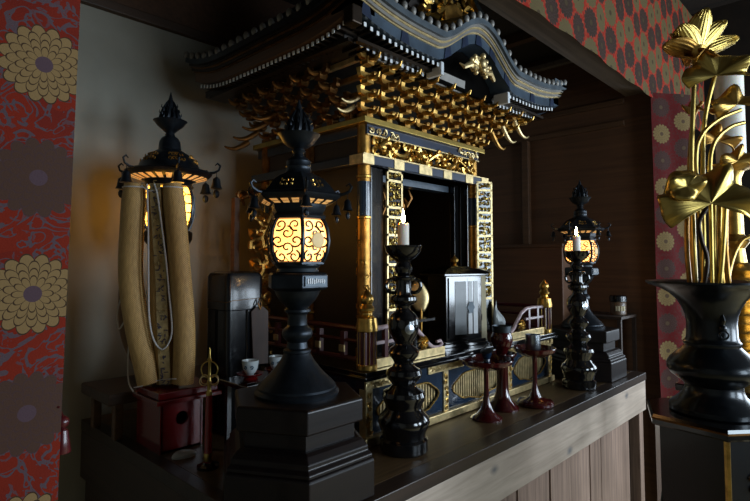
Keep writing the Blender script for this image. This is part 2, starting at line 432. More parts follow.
tag(cloth('brocade_hanging', [(-.04, .655), (.190, .655)], -.30, 1.30, 'brocade_left', wave=.0015, u0=-.04, wl=.13, slant=.014),
    'red brocade hanging with large beige chrysanthemum medallions at the left edge', 'hanging')
tag(cloth('brocade_valance', [(-1.0, .668), (3.30, .662)], 1.118, 1.70, 'brocade_valance', nz=24, wave=.003, u0=0, sag=lambda s: -.012*abs(sin(s*2.4)), wl=.21),
    'bright red brocade valance with dark oval medallions along the overhead beam', 'hanging')
tag(cloth('brocade_hanging', [(2.378, .668), (2.53, .556)], -.60, 1.128, 'brocade_right', wave=.004, u0=0, wl=.12, slant=-.012),
    'narrow dusky red medallion brocade hanging behind the black vase', 'hanging')
tas = thing('tassel', 'dark red tassel beside the left brocade near the altar foot', 'tassel', (.232, .70, .19))
b = MB(); b.ball((.216, .70, .245), .012, 12); b.build('knot', 'red_dark', tas)
b = MB(); b.lathe([(.003, .235), (.010, .230), (.013, .21), (.016, .19), (.015, .188)], (.216, .70, 0), 14); b.build('fringe', 'red_dark', tas)
b = MB(); b.tube([(.216, .70, .255), (.208, .685, .27), (.196, .656, .285)], .002, 5); b.build('loop_cord', 'red_dark', tas)

tas.scale = (.6, .6, .6); tas.location = (.206, .68, .205+AT)
# ================================================================== ALTAR PLATFORM
YF = .66; XL = .495; XE = 2.185
al = thing('altar_platform', 'long wooden altar platform with pale plank front carrying the shrine', 'altar', (1.34, 1.1, -AT))
b = MB(); b.bx(XL+.03, XE-.03, YF+.045, 1.56, -.03, 0); b.build('tabletop', 'altar_top', al, False)
for a_ in ((XL, XE, YF, YF+.045), (XL, XL+.03, YF+.045, 1.56), (XE-.03, XE, YF+.045, 1.56)): MB().bx(*a_, -.028, 0).build('edge_board', 'altar_edge', al, False, bevel=.0015)
b = MB(); b.bx(XL+.02, XE-.004, YF+.002, YF+.03, -.138, -.028); b.build('fascia', 'altar_pale', al, False, bevel=.002)
for a_ in ((XL+.001, XL+.026), (XE-.03, XE-.006)): MB().bx(*a_, YF+.03, 1.56, -.15, -.028).build('side_fascia', 'altar_dark', al, False, bevel=.002)
b = MB(); b.bx(XE-.052, XE-.010, YF+.012, YF+.05, -AT, -.138); b.build('corner_post', 'altar_planks', al, False, bevel=.002)
b = MB(); b.bx(XL+.02, XL+.06, YF+.012, YF+.05, -AT, -.138); b.build('corner_post', 'altar_planks', al, False, bevel=.002)
xs = [XL+.06]+[.68, .80, .93, 1.055, 1.15, 1.245, 1.345, 1.43, 1.55, 1.71, 1.80, 1.92]+[2.075]
for i in range(len(xs)-1):
    MB().bx(xs[i]+.0022, xs[i+1]-.0022, YF+.028+random.uniform(0, .006), YF+.05, -AT, -.138).build('front_plank', 'altar_planks', al, False, bevel=.0015)
MB().bx(XL+.012, XL+.03, YF+.05, 1.55, -AT, -.15).build('side_panel', 'altar_dark', al, False)
MB().bx(XE-.03, XE-.012, YF+.05, 1.55, -AT, -.15).build('side_panel', 'altar_dark', al, False)
MB().bx(XL+.03, XE-.03, 1.53, 1.55, -AT, -.03).build('back_panel', 'altar_dark', al, False)

# ================================================================== SHRINE
SX0, SX1, SY0, SY1 = .865, 1.80, .855, 1.52
sh = thing('altar_shrine', 'large gilt and black shrine with curved gabled roof standing on the altar', 'shrine', (1.30, 1.18, .002))
rnd = random.Random(3)
# --- base
b = MB(); b.bx(SX0-.008, SX1+.008, SY0-.008, SY1, .002, .022); b.build('base_rail', 'gold_pale', sh, False, bevel=.002)
b = MB(); b.bx(SX0, SX1, SY0, SY1, .128, .152); b.build('top_rail', 'blue_black', sh, False, bevel=.002)
b = MB(); b.bx(SX0-.018, SX1+.018, SY0-.018, SY1, .152, .160); b.bx(SX0-.012, SX1+.012, SY0-.012, SY1, .160, .170); b.build('deck', 'black_lacquer', sh, False, bevel=.0015)
for x0, x1 in ((SX0-.005, SX0+.11), (1.09, 1.25), (1.40, 1.56), (SX1-.10, SX1+.005)):
    b = MB(); b.bx(x0, x1, SY0-.004, SY0, .130, .150); scrollwork(b, lambda u, v, w_: (x0+u, SY0-.004-w_, .132+v), x1-x0, .016, .014, .0012, rnd, .002); b.build('rail_fitting', 'gold_pale', sh)
b = MB(); b.bx(SX0+.004, SX1-.004, SY0+.018, SY0+.03, .022, .128); b.bx(SX0+.018, SX0+.03, SY0+.03, SY1, .022, .128); b.bx(SX1-.03, SX1-.018, SY0+.03, SY1, .022, .128); b.build('base_core', 'blue_black', sh, False)
pxs = (SX0, 1.161, 1.50, SX1-.022)
for x in pxs:
    p = MB().bx(x, x+.022, SY0, SY0+.022, .022, .128).build('base_post', 'gold_pale', sh, False, bevel=.001)
    s_ = MB(); scrollwork(s_, lambda u, v, w_: (x+u, SY0-w_, .026+v), .022, .098, .016, .0012, rnd, .0015); s_.build('fitting', 'gold', p)
for y in (1.06, 1.28, 1.49): MB().bx(SX0, SX0+.022, y, y+.022, .022, .128).build('base_post', 'gold_pale', sh, False, bevel=.001)
def kozama(cx, hw, hh, z0):
    pts = []
    for i in range(48):
        a = 2*pi*i/48; c_, s_ = cos(a), sin(a)
        rx = hw*(1-.10*abs(sin(2*a))**1.5+ .03*cos(6*a)); rz = hh*(1-.06*cos(4*a))
        e = .75
        pts.append((cx+rx*math.copysign(abs(c_)**e, c_), z0+rz*math.copysign(abs(s_)**e, s_)+(-.012*(abs(c_) < .30)*(s_ < 0)*(1-abs(c_)/.3))))
    return pts
for (a, c_) in ((pxs[0]+.022, pxs[1]), (pxs[1]+.022, pxs[2]), (pxs[2]+.022, pxs[3])):
    cx = (a+c_)/2; hw = (c_-a)/2*.84; K = kozama(cx, hw, .038, .074)
    # panel with the opening
    mb = MB(); n = len(K); bd = []
    for (x, z) in K:
        dx, dz = x-cx, z-.074; k = min(((c_-a)/2)/max(1e-6, abs(dx)), (.053 if dz > 0 else .052)/max(1e-6, abs(dz))); bd.append((cx+dx*k, .075+dz*k))
    g = [[(x, SY0+.004, z) for x, z in bd], [(x, SY0+.004, z) for x, z in K], [(x, SY0+.017, z) for x, z in K]]
    mb.quad_grid(g, False, True); pn = mb.build('base_panel', 'blue_black', sh, False)
    MB().tube([(x, SY0+.003, z) for x, z in K]+[(K[0][0], SY0+.003, K[0][1])], .0022, 6, cap=False).build('opening_trim', 'gold', pn)
    q = MB(); ns = int(hw*2/.011)
    for i in range(ns):
        x = cx-hw+(i+.5)*hw*2/ns; q.box((x, SY0+.013, .074), (.006, .005, .10))
    q.build('slats', 'gold_pale', pn, False)
# --- balcony
def newel(x, y):
    c_ = (x, y, 0)
    prof = []
    g = []
    for z in (.170, .18, .25, .262):
        row = []
        for k in range(48):
            a = 2*pi*k/48; r = .0215*(1+.07*cos(12*a)); row.append((x+r*cos(a), y+r*sin(a), z))
        g.append(row)
    mb = MB(); mb.quad_grid(g, False, True); nw = mb.build('newel', 'rail_red', sh)
    s_ = MB()
    for k in range(12):
        a = 2*pi*k/12; s_.tube([(x+.0228*cos(a), y+.0228*sin(a), .18), (x+.0228*cos(a), y+.0228*sin(a), .20)], .0016, 4); s_.tube([(x+.0228*cos(a), y+.0228*sin(a), .20), (x+.0228*cos(a), y+.0228*sin(a), .262)], .0009, 4)
    s_.lathe([(.023, .170), (.0245, .172), (.0245, .182), (.023, .184)], c_, 32)
    s_.build('gilt_flutes', 'gold', nw)
    MB().lathe([(.022, .258), (.026, .260), (.0265, .268), (.024, .282), (.023, .290), (.017, .292), (.013, .297), (.013, .302), (.017, .306), (.018, .312), (.014, .318), (.012, .322), (.015, .327), (.0165, .333), (.014, .341), (.008, .348), (.003, .355), (.0005, .357)], c_, 28).build('finial', 'gold', nw)
newel(.885, .872); newel(SX1-.008, .874); newel(.885, 1.49)
def rail(pts, r, name, mat): return MB().tube(pts, r, 8).build(name, mat, sh)
for z, r in ((.262, .0065), (.232, .0045), (.190, .006)):
    rail([(.885, .89, z), (.885, 1.47, z)], r, 'side_rail', 'rail_red')
    rail([(SX1-.02, .89, z), (SX1-.02, 1.47, z)], r, 'side_rail', 'rail_red')
for k in range(6):
    y = .95+k*.09; MB().box((.885, y, .221), (.012, .014, .062)).build('rail_post', 'rail_red', sh, False); MB().box((.878, y, .212), (.004, .018, .016)).build('rail_fitting', 'gold_pale', sh, False)
for sgn, x0, x1 in ((1, .905, 1.145), (-1, SX1-.03, 1.54)):
    f = lambda t: x0+(x1-x0)*t
    pts = [(f(0), .872, .262), (f(.35), .872, .264), (f(.52), .872, .262), (f(.66), .872, .250), (f(.78), .872, .226), (f(.88), .872, .204), (f(.97), .872, .192), (f(1.08), .872, .190), (f(1.13), .872, .198), (f(1.10), .872, .207), (f(1.03), .872, .206)]
    rr = MB().tube(pts, [.006]*6+[.0055, .005, .005, .0045, .004], 10).build('handrail', 'rail_pink', sh)
    MB().box(((x0+f(.55))/2, .872, .228), (abs(f(.55)-x0), .009, .008)).build('mid_rail', 'rail_pink', sh, False, bevel=.001)
    MB().box(((x0+f(1.15))/2, .872, .181), (abs(f(1.15)-x0), .016, .022)).build('foot_rail', 'gold_pale', sh, False, bevel=.002)
    for t in (.18, .45): MB().box((f(t), .872, .225), (.012, .010, .07)).build('rail_post', 'rail_red', sh, False)
    o_ = MB(); cx = f(.74); cz = .212
    for k in range(8):
        a = 2*pi*k/8; o_.tube([(cx+.004*cos(a), .862, cz+.004*sin(a)), (cx+.013*cos(a+.2), .858, cz+.013*sin(a+.2)), (cx+.021*cos(a+.5), .862, cz+.019*sin(a+.5))], [.003, .005, .0015], 5)
    o_.ball((cx, .859, cz), .005, 10); o_.build('flower_fitting', 'gold', sh)
# --- body
PX0, PX1, PY = 1.003, 1.525, 1.0
BY = 1.45
def pillar(x, y, z0=.17, z1=.82, mat='gold_old'):
    p = MB().lathe([(.022, z0), (.022, z0+.02), (.018, z0+.025), (.018, z1-.02), (.019, z1)], (x, y, 0), 24).build('pillar', mat, sh)
    q = MB(); g = []
    for j in range(9):
        z = .54+j*.012; row = []
        for k in range(24):
            a = 2*pi*k/24; row.append((x+.0188*cos(a), y+.0188*sin(a), z))
        g.append(row)
    q.quad_grid(g, False, True); q.build('pillar_band', 'blue_black', p)
    q = MB()
    for j, z in enumerate((.22, .27, .535, .645)): q.lathe([(.0185, z), (.0205, z+.002), (.0205, z+.007), (.0185, z+.009)], (x, y, 0), 24)
    rr = random.Random(int(x*999+y*99))
    for k in range(26):
        a = rr.uniform(0, 2*pi); z = rr.uniform(.29, .52); r = .0185
        pts = [(x+(r+.001)*cos(a+u_/r), y+(r+.001)*sin(a+u_/r), z+v_) for u_, v_ in spiral(0, 0, .009, rr.uniform(0, 6), 1.1, 8)]
        q.tube(pts, .0013, 4)
    q.build('pillar_fitting', 'gold', p)
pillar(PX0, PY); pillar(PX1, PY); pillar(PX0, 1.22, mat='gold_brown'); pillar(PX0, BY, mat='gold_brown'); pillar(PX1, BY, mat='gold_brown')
b = MB(); b.bx(PX0-.004, PX0+.004, PY, BY, .17, .80); b.bx(PX1-.004, PX1+.004, PY, BY, .17, .80); b.bx(PX0, PX1, BY-.004, BY+.004, .17, .80); b.build('side_wall', 'inner_brown', sh, False)
MB().bx(PX0, PX1, PY-.02, BY, .17, .186).build('inner_floor', 'black_lacquer', sh, False); MB().bx(PX0, PX1, PY, BY, .80, .812).build('inner_ceiling', 'black_lacquer', sh, False)
b = MB(); b.bx(1.022, 1.045, PY-.010, PY+.02, .186, .68); b.bx(1.048, 1.076, PY-.004, PY+.03, .186, .68); b.build('door_jamb', 'black_lacquer', sh, False, bevel=.002)
b = MB(); b.bx(1.495, 1.515, PY-.002, PY+.03, .186, .68); b.bx(1.465, 1.49, PY+.03, PY+.05, .186, .68); b.build('door_jamb', 'black_lacquer', sh, False, bevel=.002)
# carved gilt door leaves
def door_panel(fn, w_, z0, z1):
    fr = MB()
    def bar(u0, u1, v0, v1, d0=-.003, d1=.003):
        fr.prism([(u0, v0), (u1, v0), (u1, v1), (u0, v1)], fn, d0, d1)
    bar(0, .006, z0, z1); bar(w_-.006, w_, z0, z1)
    cells = []; z = z1; hs = [.030, .075, .028, .05, .055, .028, .075, .05]
    bar(0, w_, z1-.006, z1)
    for i, h in enumerate(hs):
        zz = z-h
        if zz < z0+.006: zz = z0
        bar(0, w_, zz-.003, zz+.004)
        if i in (3, 4): bar(w_/2-.002, w_/2+.002, zz, z)
        cells.append((zz+.004, z-.004)); z = zz
        if z <= z0+.001: break
    p = fr.build('door_leaf', 'gold_pale', sh, False)
    q = MB(); q.prism([(.003, z0), (w_-.003, z0), (w_-.003, z1), (.003, z1)], fn, -.001, .0005); q.build('leaf_backing', 'black_lacquer', p, False)
    q = MB()
    for (a, c_) in cells:
        if c_-a < .01: continue
        scrollwork(q, lambda u, v, d: fn(.007+u, a+v, .001+d), w_-.014, c_-a, .015, .0017, rnd, .003)
    q.build('carving', 'gold_bright', p)
door_panel(lambda u, v, d: (1.080+u, PY-.012-d, v), .066, .19, .678)
door_panel(lambda u, v, d: (1.507+u*.83-d*.55, PY-.030-u*.55-d*.83, v), .056, .19, .690)
# inner hanging and inner ornaments
b = MB()
for k in range(9):
    a = k/8; b.tube([(1.17+.16*a, 1.12, .66-.03*sin(a*pi)-.02*(k % 2)), (1.18+.16*a, 1.115, .63-.04*sin(a*pi)), (1.165+.16*a, 1.12, .60-.05*sin(a*pi))], [.003, .006, .002], 5)
scrollwork(b, lambda u, v, d: (1.14+u, 1.16-d, .58+v), .20, .09, .03, .003, rnd, .01); b.build('inner_canopy', 'gold_brown', sh)
b = MB(); b.bx(1.10, 1.50, 1.30, 1.305, .20, .66); b.build('inner_screen', 'gold_brown', sh, False)
b = MB(); b.bx(1.095, 1.46, 1.05, 1.09, .655, .675); b.build('inner_lintel', 'blue_paint', sh, False)
# --- lintel band
def band(x0, x1, y, z0, z1, mat, name, t=.02, side=True):
    mb = MB().bx(x0, x1, y-t, y, z0, z1)
    if side: mb.bx(x0-.0, x0+t, y, BY+.04, z0, z1); mb.bx(x1-t, x1, y, BY+.04, z0, z1)
    return mb.build(name, mat, sh, False, bevel=.0015)
band(PX0-.035, PX1+.05, PY-.012, .680, .704, 'blue_deep', 'lintel')
b = MB(); Y0 = PY-.032
for x0 in (.966, 1.09, 1.20, 1.32, 1.44, 1.535): b.bx(x0, x0+(.042 if x0 != 1.20 else .06), Y0-.002, Y0+.002, .679, .705)
b.bx(PX0-.037, PX0-.033, Y0, Y0+.05, .679, .705); b.bx(PX0-.035, PX1+.05, Y0-.004, Y0+.001, .703, .7065); b.build('lintel_fitting', 'gold_pale', sh, False)
b = MB(); b.bx(PX0, PX1, PY-.004, PY+.004, .704, .80); b.build('frieze_back', 'inner_brown', sh, False)
b = MB(); scrollwork(b, lambda u, v, d: (PX0+.02+u, PY-.006-d, .708+v), PX1-PX0-.04, .056, .030, .0045, rnd, .016)
pts = [(PX0+.04+i*.0115, PY-.02-.006*sin(i*.9), .735+.016*sin(i*.62)) for i in range(40)]
b.tube(pts, [.006+.003*sin(i*.3) for i in range(40)], 7)
for i in range(0, 40, 2):
    p = pts[i]; b.tube([p, (p[0]+.006, p[1]-.004, p[2]+.014*(1 if i % 4 else -1)), (p[0]+.012, p[1], p[2]+.02*(1 if i % 4 else -1))], [.004, .003, .001], 4)
b.build('dragon_frieze', 'gold', sh)
band(PX0-.01, PX1+.01, PY-.004, .762, .790, 'blue_deep', 'upper_beam', .018)
b = MB()
for x0, l in ((PX0-.008, .13), (PX1-.115, .12)):
    scrollwork(b, lambda u, v, d: (x0+u, PY-.023-d, .760+v), l, .03, .024, .0018, rnd, .003)
b.bx(PX0-.01, PX1+.01, PY-.024, PY-.020, .7605, .7635)
b.build('beam_fitting', 'gold_pale', sh)
band(PX0-.03, PX1+.03, PY+.0, .790, .806, 'gold_bright', 'cornice', .034)
# side carvings at the left flank
b = MB()
for k in range(3):
    b.tube([(PX0-.02, BY-.02-.05*k, .62), (PX0-.07, BY-.02-.05*k, .64), (PX0-.10, BY-.01-.05*k, .62), (PX0-.085, BY-.05*k, .60)], [.012, .010, .008, .004], 8)
scrollwork(b, lambda u, v, d: (PX0-.115+u, BY+.01-d, .60+v), .11, .05, .035, .006, rnd, .03); b.build('beam_nose', 'gold_brown', sh)
b = MB()
scrollwork(b, lambda u, v, d: (PX0-.105+u, BY-.05-d, .24+v), .085, .34, .05, .0055, rnd, .02)
b.tube([(PX0-.02, BY-.06, .58), (PX0-.06, BY-.06, .50), (PX0-.04, BY-.06, .42), (PX0-.085, BY-.06, .34), (PX0-.05, BY-.06, .26), (PX0-.02, BY-.06, .20)], [.008, .012, .010, .013, .011, .006], 8)
b.build('wing_carving', 'gold_old', sh)
MB().bx(PX0-.125, PX0-.108, BY-.01, BY+.01, .0+.02, .62).build('wing_post', 'wood_brown', sh, False)
# --- brackets
def bracket_mesh():
    mb = MB()
    mb.box((0, 0, .004), (.022, .022, .008), taper=1.0); mb.box((0, 0, .012), (.018, .018, .010), taper=1.35)
    mb.prism([(-.030, .020), (-.026, .014), (-.012, .012), (.012, .012), (.026, .014), (.030, .020), (.030, .026), (-.030, .026)], lambda u, v, w_: (u, w_, v), -.006, .006)
    mb.tube([(0, .02, .014), (0, -.01, .015), (0, -.026, .010), (0, -.036, .013), (0, -.042, .022)], [.007, .0075, .0065, .005, .002], 7)
    for x in (-.024, .024): mb.box((x, 0, .030), (.012, .013, .010), taper=1.25)
    return mb
protos = {}
def bracket(x, y, z, rz, mat):
    if mat not in protos:
        q_ = bracket_mesh(); q_.v = [(a+1.30, b_+1.18, c_+.002) for a, b_, c_ in q_.v]; o = q_.build('bracket', mat, sh); protos[mat] = o
    else:
        o = protos[mat].copy(); C.objects.link(o)
    o.location = (x-1.30, y-1.18, z-.002); o.rotation_euler = (0, 0, rz)
for r_ in range(4):
    y = PY-.022-.036*r_; z = .806+.028*r_; n = 8+r_
    x0 = PX0-.01-.036*r_; x1 = PX1+.01+.036*r_
    for k in range(n):
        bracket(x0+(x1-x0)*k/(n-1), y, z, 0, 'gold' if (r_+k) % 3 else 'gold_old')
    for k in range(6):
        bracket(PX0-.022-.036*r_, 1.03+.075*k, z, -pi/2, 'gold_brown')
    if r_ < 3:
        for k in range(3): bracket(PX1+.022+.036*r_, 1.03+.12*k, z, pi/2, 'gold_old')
# beams between bracket rows
for r_ in range(4):
    y = PY-.014-.036*r_; z = .826+.028*r_
    b = MB(); b.bx(PX0-.02-.036*r_, PX1+.02+.036*r_, y, y+.012, z, z+.012); b.bx(PX0-.014-.036*r_-.0, PX0-.002-.036*r_, y, BY, z, z+.012); b.build('bracket_beam', 'gold_old' if r_ < 3 else 'gold_pale', sh, False)
for x0, x1 in ((.90, 1.03), (1.13, 1.27), (1.40, 1.55)):
    b = MB(); b.prism([(x0, .905), (x0+.02, .935), (x1-.02, .935), (x1, .905)], lambda u, v, w_: (u, .862-w_+(v-.905)*-.6, v), 0, .006); b.build('soffit_board', 'grey_paint', sh, False)
b = MB(); b.bx(.80, 1.72, .86, 1.49, .925, .945); b.build('soffit', 'inner_brown', sh, False)
# tusk-like beam ends
def tusk(p, d, L, mat, r=.008):
    x, y, z = p; pts = [(x+d[0]*L*t, y+d[1]*L*t, z-L*.42*sin(t*pi*.62)+L*.10*t*t) for t in [i/8 for i in range(9)]]
    return MB().tube(pts, [r*(1.05-.75*(i/8)**1.5) for i in range(9)], 8).build('tusk_beam_end', mat, sh)
tusk((1.60, .885, .915), (.95, .1), .15, 'gold_pale'); tusk((1.56, .905, .885), (.95, .1), .13, 'gold_pale'); tusk((1.53, .925, .855), (.95, .1), .12, 'gold_old')
for y, z in ((.985, .857), (1.0, .835)): tusk((.965, y, z), (-1, -.02), .060, 'gold_pale', .007)
for k in range(4): tusk((.93-.0*k, 1.30+.05*k, .87-.022*k), (-.96, .3), .075, 'gold_brown', .009)
# --- eaves
EX0, EX1, EY0, EY1 = .738, 1.776, .77, 1.50
KC, KW = 1.252, .20
def bumpf(x):
    t = (x-KC)/KW
    return .094*(.5+.5*cos(pi*t))**.85 if abs(t) < 1 else 0
def upx(x): return .040*(max(0, abs(x-1.257)-.26)/.26)**2.2
def upy(y): return .040*(max(0, abs(y-1.135)-.15)/.215)**2.2
def strip_front(name, y0, y1, z0, z1, mat, ins=0, nose=False):
    g = []; N = 96
    for i in range(N+1):
        x = EX0+ins+(EX1-EX0-2*ins)*i/N; e = upx(x)+bumpf(x)
        g.append([(x, y0, z0+e), (x, y0, z1+e), (x, y1, z1+e), (x, y1, z0+e)])
    mb = MB(); mb.quad_grid(g, False, True); mb.f.append(tuple(range(4))); mb.f.append(tuple(N*4+k for k in range(4)))
    return mb.build(name, mat, sh, angle=30)
def strip_side(name, x0, x1, z0, z1, mat, ins=0):
    g = []; N = 40
    for i in range(N+1):
        y = EY0+ins+(EY1-EY0-2*ins)*i/N; e = upy(y)
        g.append([(x0, y, z0+e), (x0, y, z1+e), (x1, y, z1+e), (x1, y, z0+e)])
    mb = MB(); mb.quad_grid(g, False, True); mb.f.append(tuple(range(4))); mb.f.append(tuple(N*4+k for k in range(4)))
    return mb.build(name, mat, sh, angle=30)
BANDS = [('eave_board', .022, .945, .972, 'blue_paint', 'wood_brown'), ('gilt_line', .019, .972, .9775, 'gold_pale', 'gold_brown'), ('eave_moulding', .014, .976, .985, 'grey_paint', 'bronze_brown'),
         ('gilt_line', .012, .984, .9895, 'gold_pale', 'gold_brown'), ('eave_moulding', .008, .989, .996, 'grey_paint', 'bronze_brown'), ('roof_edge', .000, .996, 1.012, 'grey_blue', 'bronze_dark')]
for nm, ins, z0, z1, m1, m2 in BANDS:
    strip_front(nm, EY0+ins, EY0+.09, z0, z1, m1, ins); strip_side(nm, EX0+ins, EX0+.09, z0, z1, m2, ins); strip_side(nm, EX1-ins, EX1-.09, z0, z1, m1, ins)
# fittings on the blue board
for x in (.80, .93, 1.10, 1.18, 1.247, 1.32, 1.40, 1.56, 1.70):
    b = MB(); b.prism([(x-.016, .944+upx(x-.016)+bumpf(x-.016)), (x+.016, .944+upx(x+.016)+bumpf(x+.016)), (x+.010, .973+upx(x+.01)+bumpf(x+.01)), (x-.010, .973+upx(x-.01)+bumpf(x-.01))], lambda u, v, w_: (u, EY0+.0215-w_, v), 0, .002); b.build('eave_fitting', 'blue_deep', sh, False)
# tile ends
te = None; cnt = 0
def tile_end(x, y, z, mat='grey_paint'):
    global te
    if te is None:
        te = MB().ball((1.30, 1.18, .002), .0085, 12, sz=1.35).build('tile_end', 'grey_paint', sh)
        o = te
    else: o = te.copy(); C.objects.link(o)
    o.location = (x-1.30, y-1.18, z-.002)
n = 33
for k in range(n):
    x = EX0+.01+(EX1-EX0-.02)*k/(n-1); tile_end(x, EY0+.004, 1.020+upx(x)+bumpf(x))
for k in range(1, 21):
    y = EY0+(EY1-EY0)*k/20; tile_end(EX0+.004, y, 1.020+upy(y))
# rafters
ra = None
def rafter(x, y, z, rz=0, dark=False):
    global ra
    if ra is None:
        r0 = MB().box((1.30, 1.18+.03, .002), (.0075, .06, .009)).build('rafter', 'bronze_brown', sh, False)
        c0 = MB().box((1.30, 1.18-.001, .002), (.0078, .002, .0094)).build('rafter_tip', 'rafter_white', r0, False)
        ra = r0; o = r0
    else:
        o = copy_tree(ra, sh)
    o.location = (x-1.30, y-1.18, z-.002); o.rotation_euler = (0, 0, rz)
k = 0
for i in range(47):
    x = EX0+.05+(EX1-EX0-.10)*i/46
    if abs(x-KC) < KW*.80: continue
    rafter(x, EY0+.034, .938+upx(x)*.9)
for i in range(42):
    x = EX0+.10+(EX1-EX0-.20)*i/41
    if abs(x-KC) < KW*.80: continue
    rafter(x, EY0+.075, .920+upx(x)*.8)
for i in range(36):
    y = EY0+.06+(EY1-EY0-.10)*i/35; rafter(EX0+.034, y, .938+upy(y)*.9, -pi/2)
for a_ in ((EX0+.07, KC-.17, EY0+.055, EY0+.07), (KC+.17, EX1-.07, EY0+.055, EY0+.07), (EX0+.055, EX0+.07, EY0+.07, EY1-.05)): MB().bx(*a_, .926, .934).build('rafter_beam', 'bronze_brown', sh, False)
# white end blocks beside the curved gable
for x in (KC-.168, KC+.168): MB().box((x, EY0+.05, .930), (.012, .05, .034)).build('gable_end_block', 'white_paint', sh, False, bevel=.002)
# gable cavity back and ornament
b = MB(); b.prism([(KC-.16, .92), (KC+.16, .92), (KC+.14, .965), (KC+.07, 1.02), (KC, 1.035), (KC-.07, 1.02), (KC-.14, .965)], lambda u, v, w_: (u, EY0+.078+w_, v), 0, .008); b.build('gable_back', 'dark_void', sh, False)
b = MB()
for s_ in (-1, 1):
    for k in range(7):
        a = -.5+k*.36; r0 = .016; r1 = .040-.004*(k % 2)
        f = lambda r, d, da=0: (KC+s_*(.006+r*cos(a+da)), EY0+.030-d, .975+r*sin(a+da)*.9)
        b.tube([f(r0*.3, .002), f(r0, .012), f((r0+r1)/2, .012, .15), f(r1, .004, .3)], [.006, .0075, .0065, .0015], 7)
    b.tube([(KC+s_*.02, EY0+.03, .965), (KC+s_*.05, EY0+.018, .972), (KC+s_*.075, EY0+.022, .958), (KC+s_*.085, EY0+.03, .968)], [.006, .009, .006, .0015], 7)
    for u_, v_ in ((.028, .998), (.044, .985), (.024, .955)): b.ball((KC+s_*u_, EY0+.018, v_), .0075, 10)
b.ball((KC, EY0+.014, .985), .013, 12, sz=1.2); b.ball((KC-.004, EY0+.008, .965), .009, 10); b.ball((KC+.003, EY0+.012, 1.006), .009, 10)
b.build('gable_pendant', 'gold_pale', sh)
# roof surface with tile ridges
g = []; NX, NY = 130, 60
for i in range(NX+1):
    x = EX0+.004+(EX1-EX0-.008)*i/NX; row = []
    for j in range(NY+1):
        y = EY0+.006+(EY1-EY0-.012)*j/NY
        u = min(y-EY0, EY1-y, 1.0*(x-EX0), 1.0*(EX1-x)); fr = y-EY0
        e = (upx(x)+upy(y))*.5*max(0, 1-u/.12)+bumpf(x)*max(0, 1-fr/.22)
        z = 1.008+e+u*.55+u*u*1.0
        if u == y-EY0 or u == EY1-y: z += .005*abs(sin((x-EX0)/.0324*pi))
        row.append((x, y, z))
    g.append(row)
mb = MB(); mb.quad_grid(g); mb.build('roof_tiles', 'bronze_dark', sh, angle=80)
b = MB(); b.bx(.99, 1.52, 1.10, 1.17, 1.30, 1.36); b.tube([(.97, 1.135, 1.37), (1.0, 1.135, 1.365), (1.51, 1.135, 1.365), (1.54, 1.135, 1.37)], .018, 10); b.build('roof_ridge', 'bronze_dark', sh)
for o in list(sh.children):
    if o.name.split('.')[0] in ('eave_board', 'gilt_line', 'eave_moulding', 'roof_edge', 'eave_fitting', 'tile_end', 'rafter', 'rafter_beam', 'gable_end_block', 'gable_back', 'gable_pendant', 'roof_tiles'): o.location.z -= .012
# upper front gable
GY = .865
def gz(t): return 1.36-.30*t**.8+.06*t*t
g = []
for i in range(-24, 25):
    t = abs(i)/24; x = 1.20+i/24*.26; z = gz(t); g.append([(x, GY-.02, z), (x, GY-.02, z-.03), (x, GY+.16, z-.03), (x, GY+.16, z)])
mb = MB(); mb.quad_grid(g, False, True); mb.f += [tuple(range(4)), tuple(48*4+k for k in range(4))]; mb.build('gable_bargeboard', 'grey_blue', sh)
g = []
for i in range(-24, 25):
    t = abs(i)/24; x = 1.20+i/24*.25; z = gz(t)-.030; g.append([(x, GY-.024, z), (x, GY-.024, z-.006), (x, GY-.01, z-.006), (x, GY-.01, z)])
mb = MB(); mb.quad_grid(g, False, True); mb.build('gilt_line', 'gold', sh)
MB().prism([(1.0, 1.05), (1.40, 1.05), (1.32, 1.16), (1.2, 1.31), (1.08, 1.16)], lambda u, v, w_: (u, GY+w_, v), 0, .02).build('gable_board', 'inner_brown', sh, False)
b = MB(); scrollwork(b, lambda u, v, d: (1.06+u, GY-.004-d, 1.07+v), .29, .14, .05, .006, rnd, .015); b.build('gable_carving', 'gold', sh)
MB().prism([(1.155, 1.075), (1.19, 1.055), (1.245, 1.075), (1.25, 1.12), (1.20, 1.145), (1.15, 1.12)], lambda u, v, w_: (u, GY-.03+w_, v), 0, .01).build('gable_shield', 'gold_old', sh, False, bevel=.003)
b = MB()
for (x, z) in ((1.31, 1.10), (1.345, 1.125), (1.29, 1.13), (1.10, 1.13), (1.12, 1.17), (1.37, 1.09)):
    b.ball((x, GY-.02, z), .011, 10)
    for k in range(6): a = k*pi/3; b.ball((x+.012*cos(a), GY-.022, z+.012*sin(a)), .0055, 8)
b.build('rosette', 'gold_pale', sh)
pts = [(1.26+.02*i, GY-.035, 1.075+.035*sin(i/9*pi)) for i in range(10)]
MB().tube(pts, .007, 8).build('gable_arch', 'grey_paint', sh)
MB().box((.768, .80, .948), (.03, .03, .04)).build('corner_beam', 'bronze_brown', sh, False, bevel=.003)

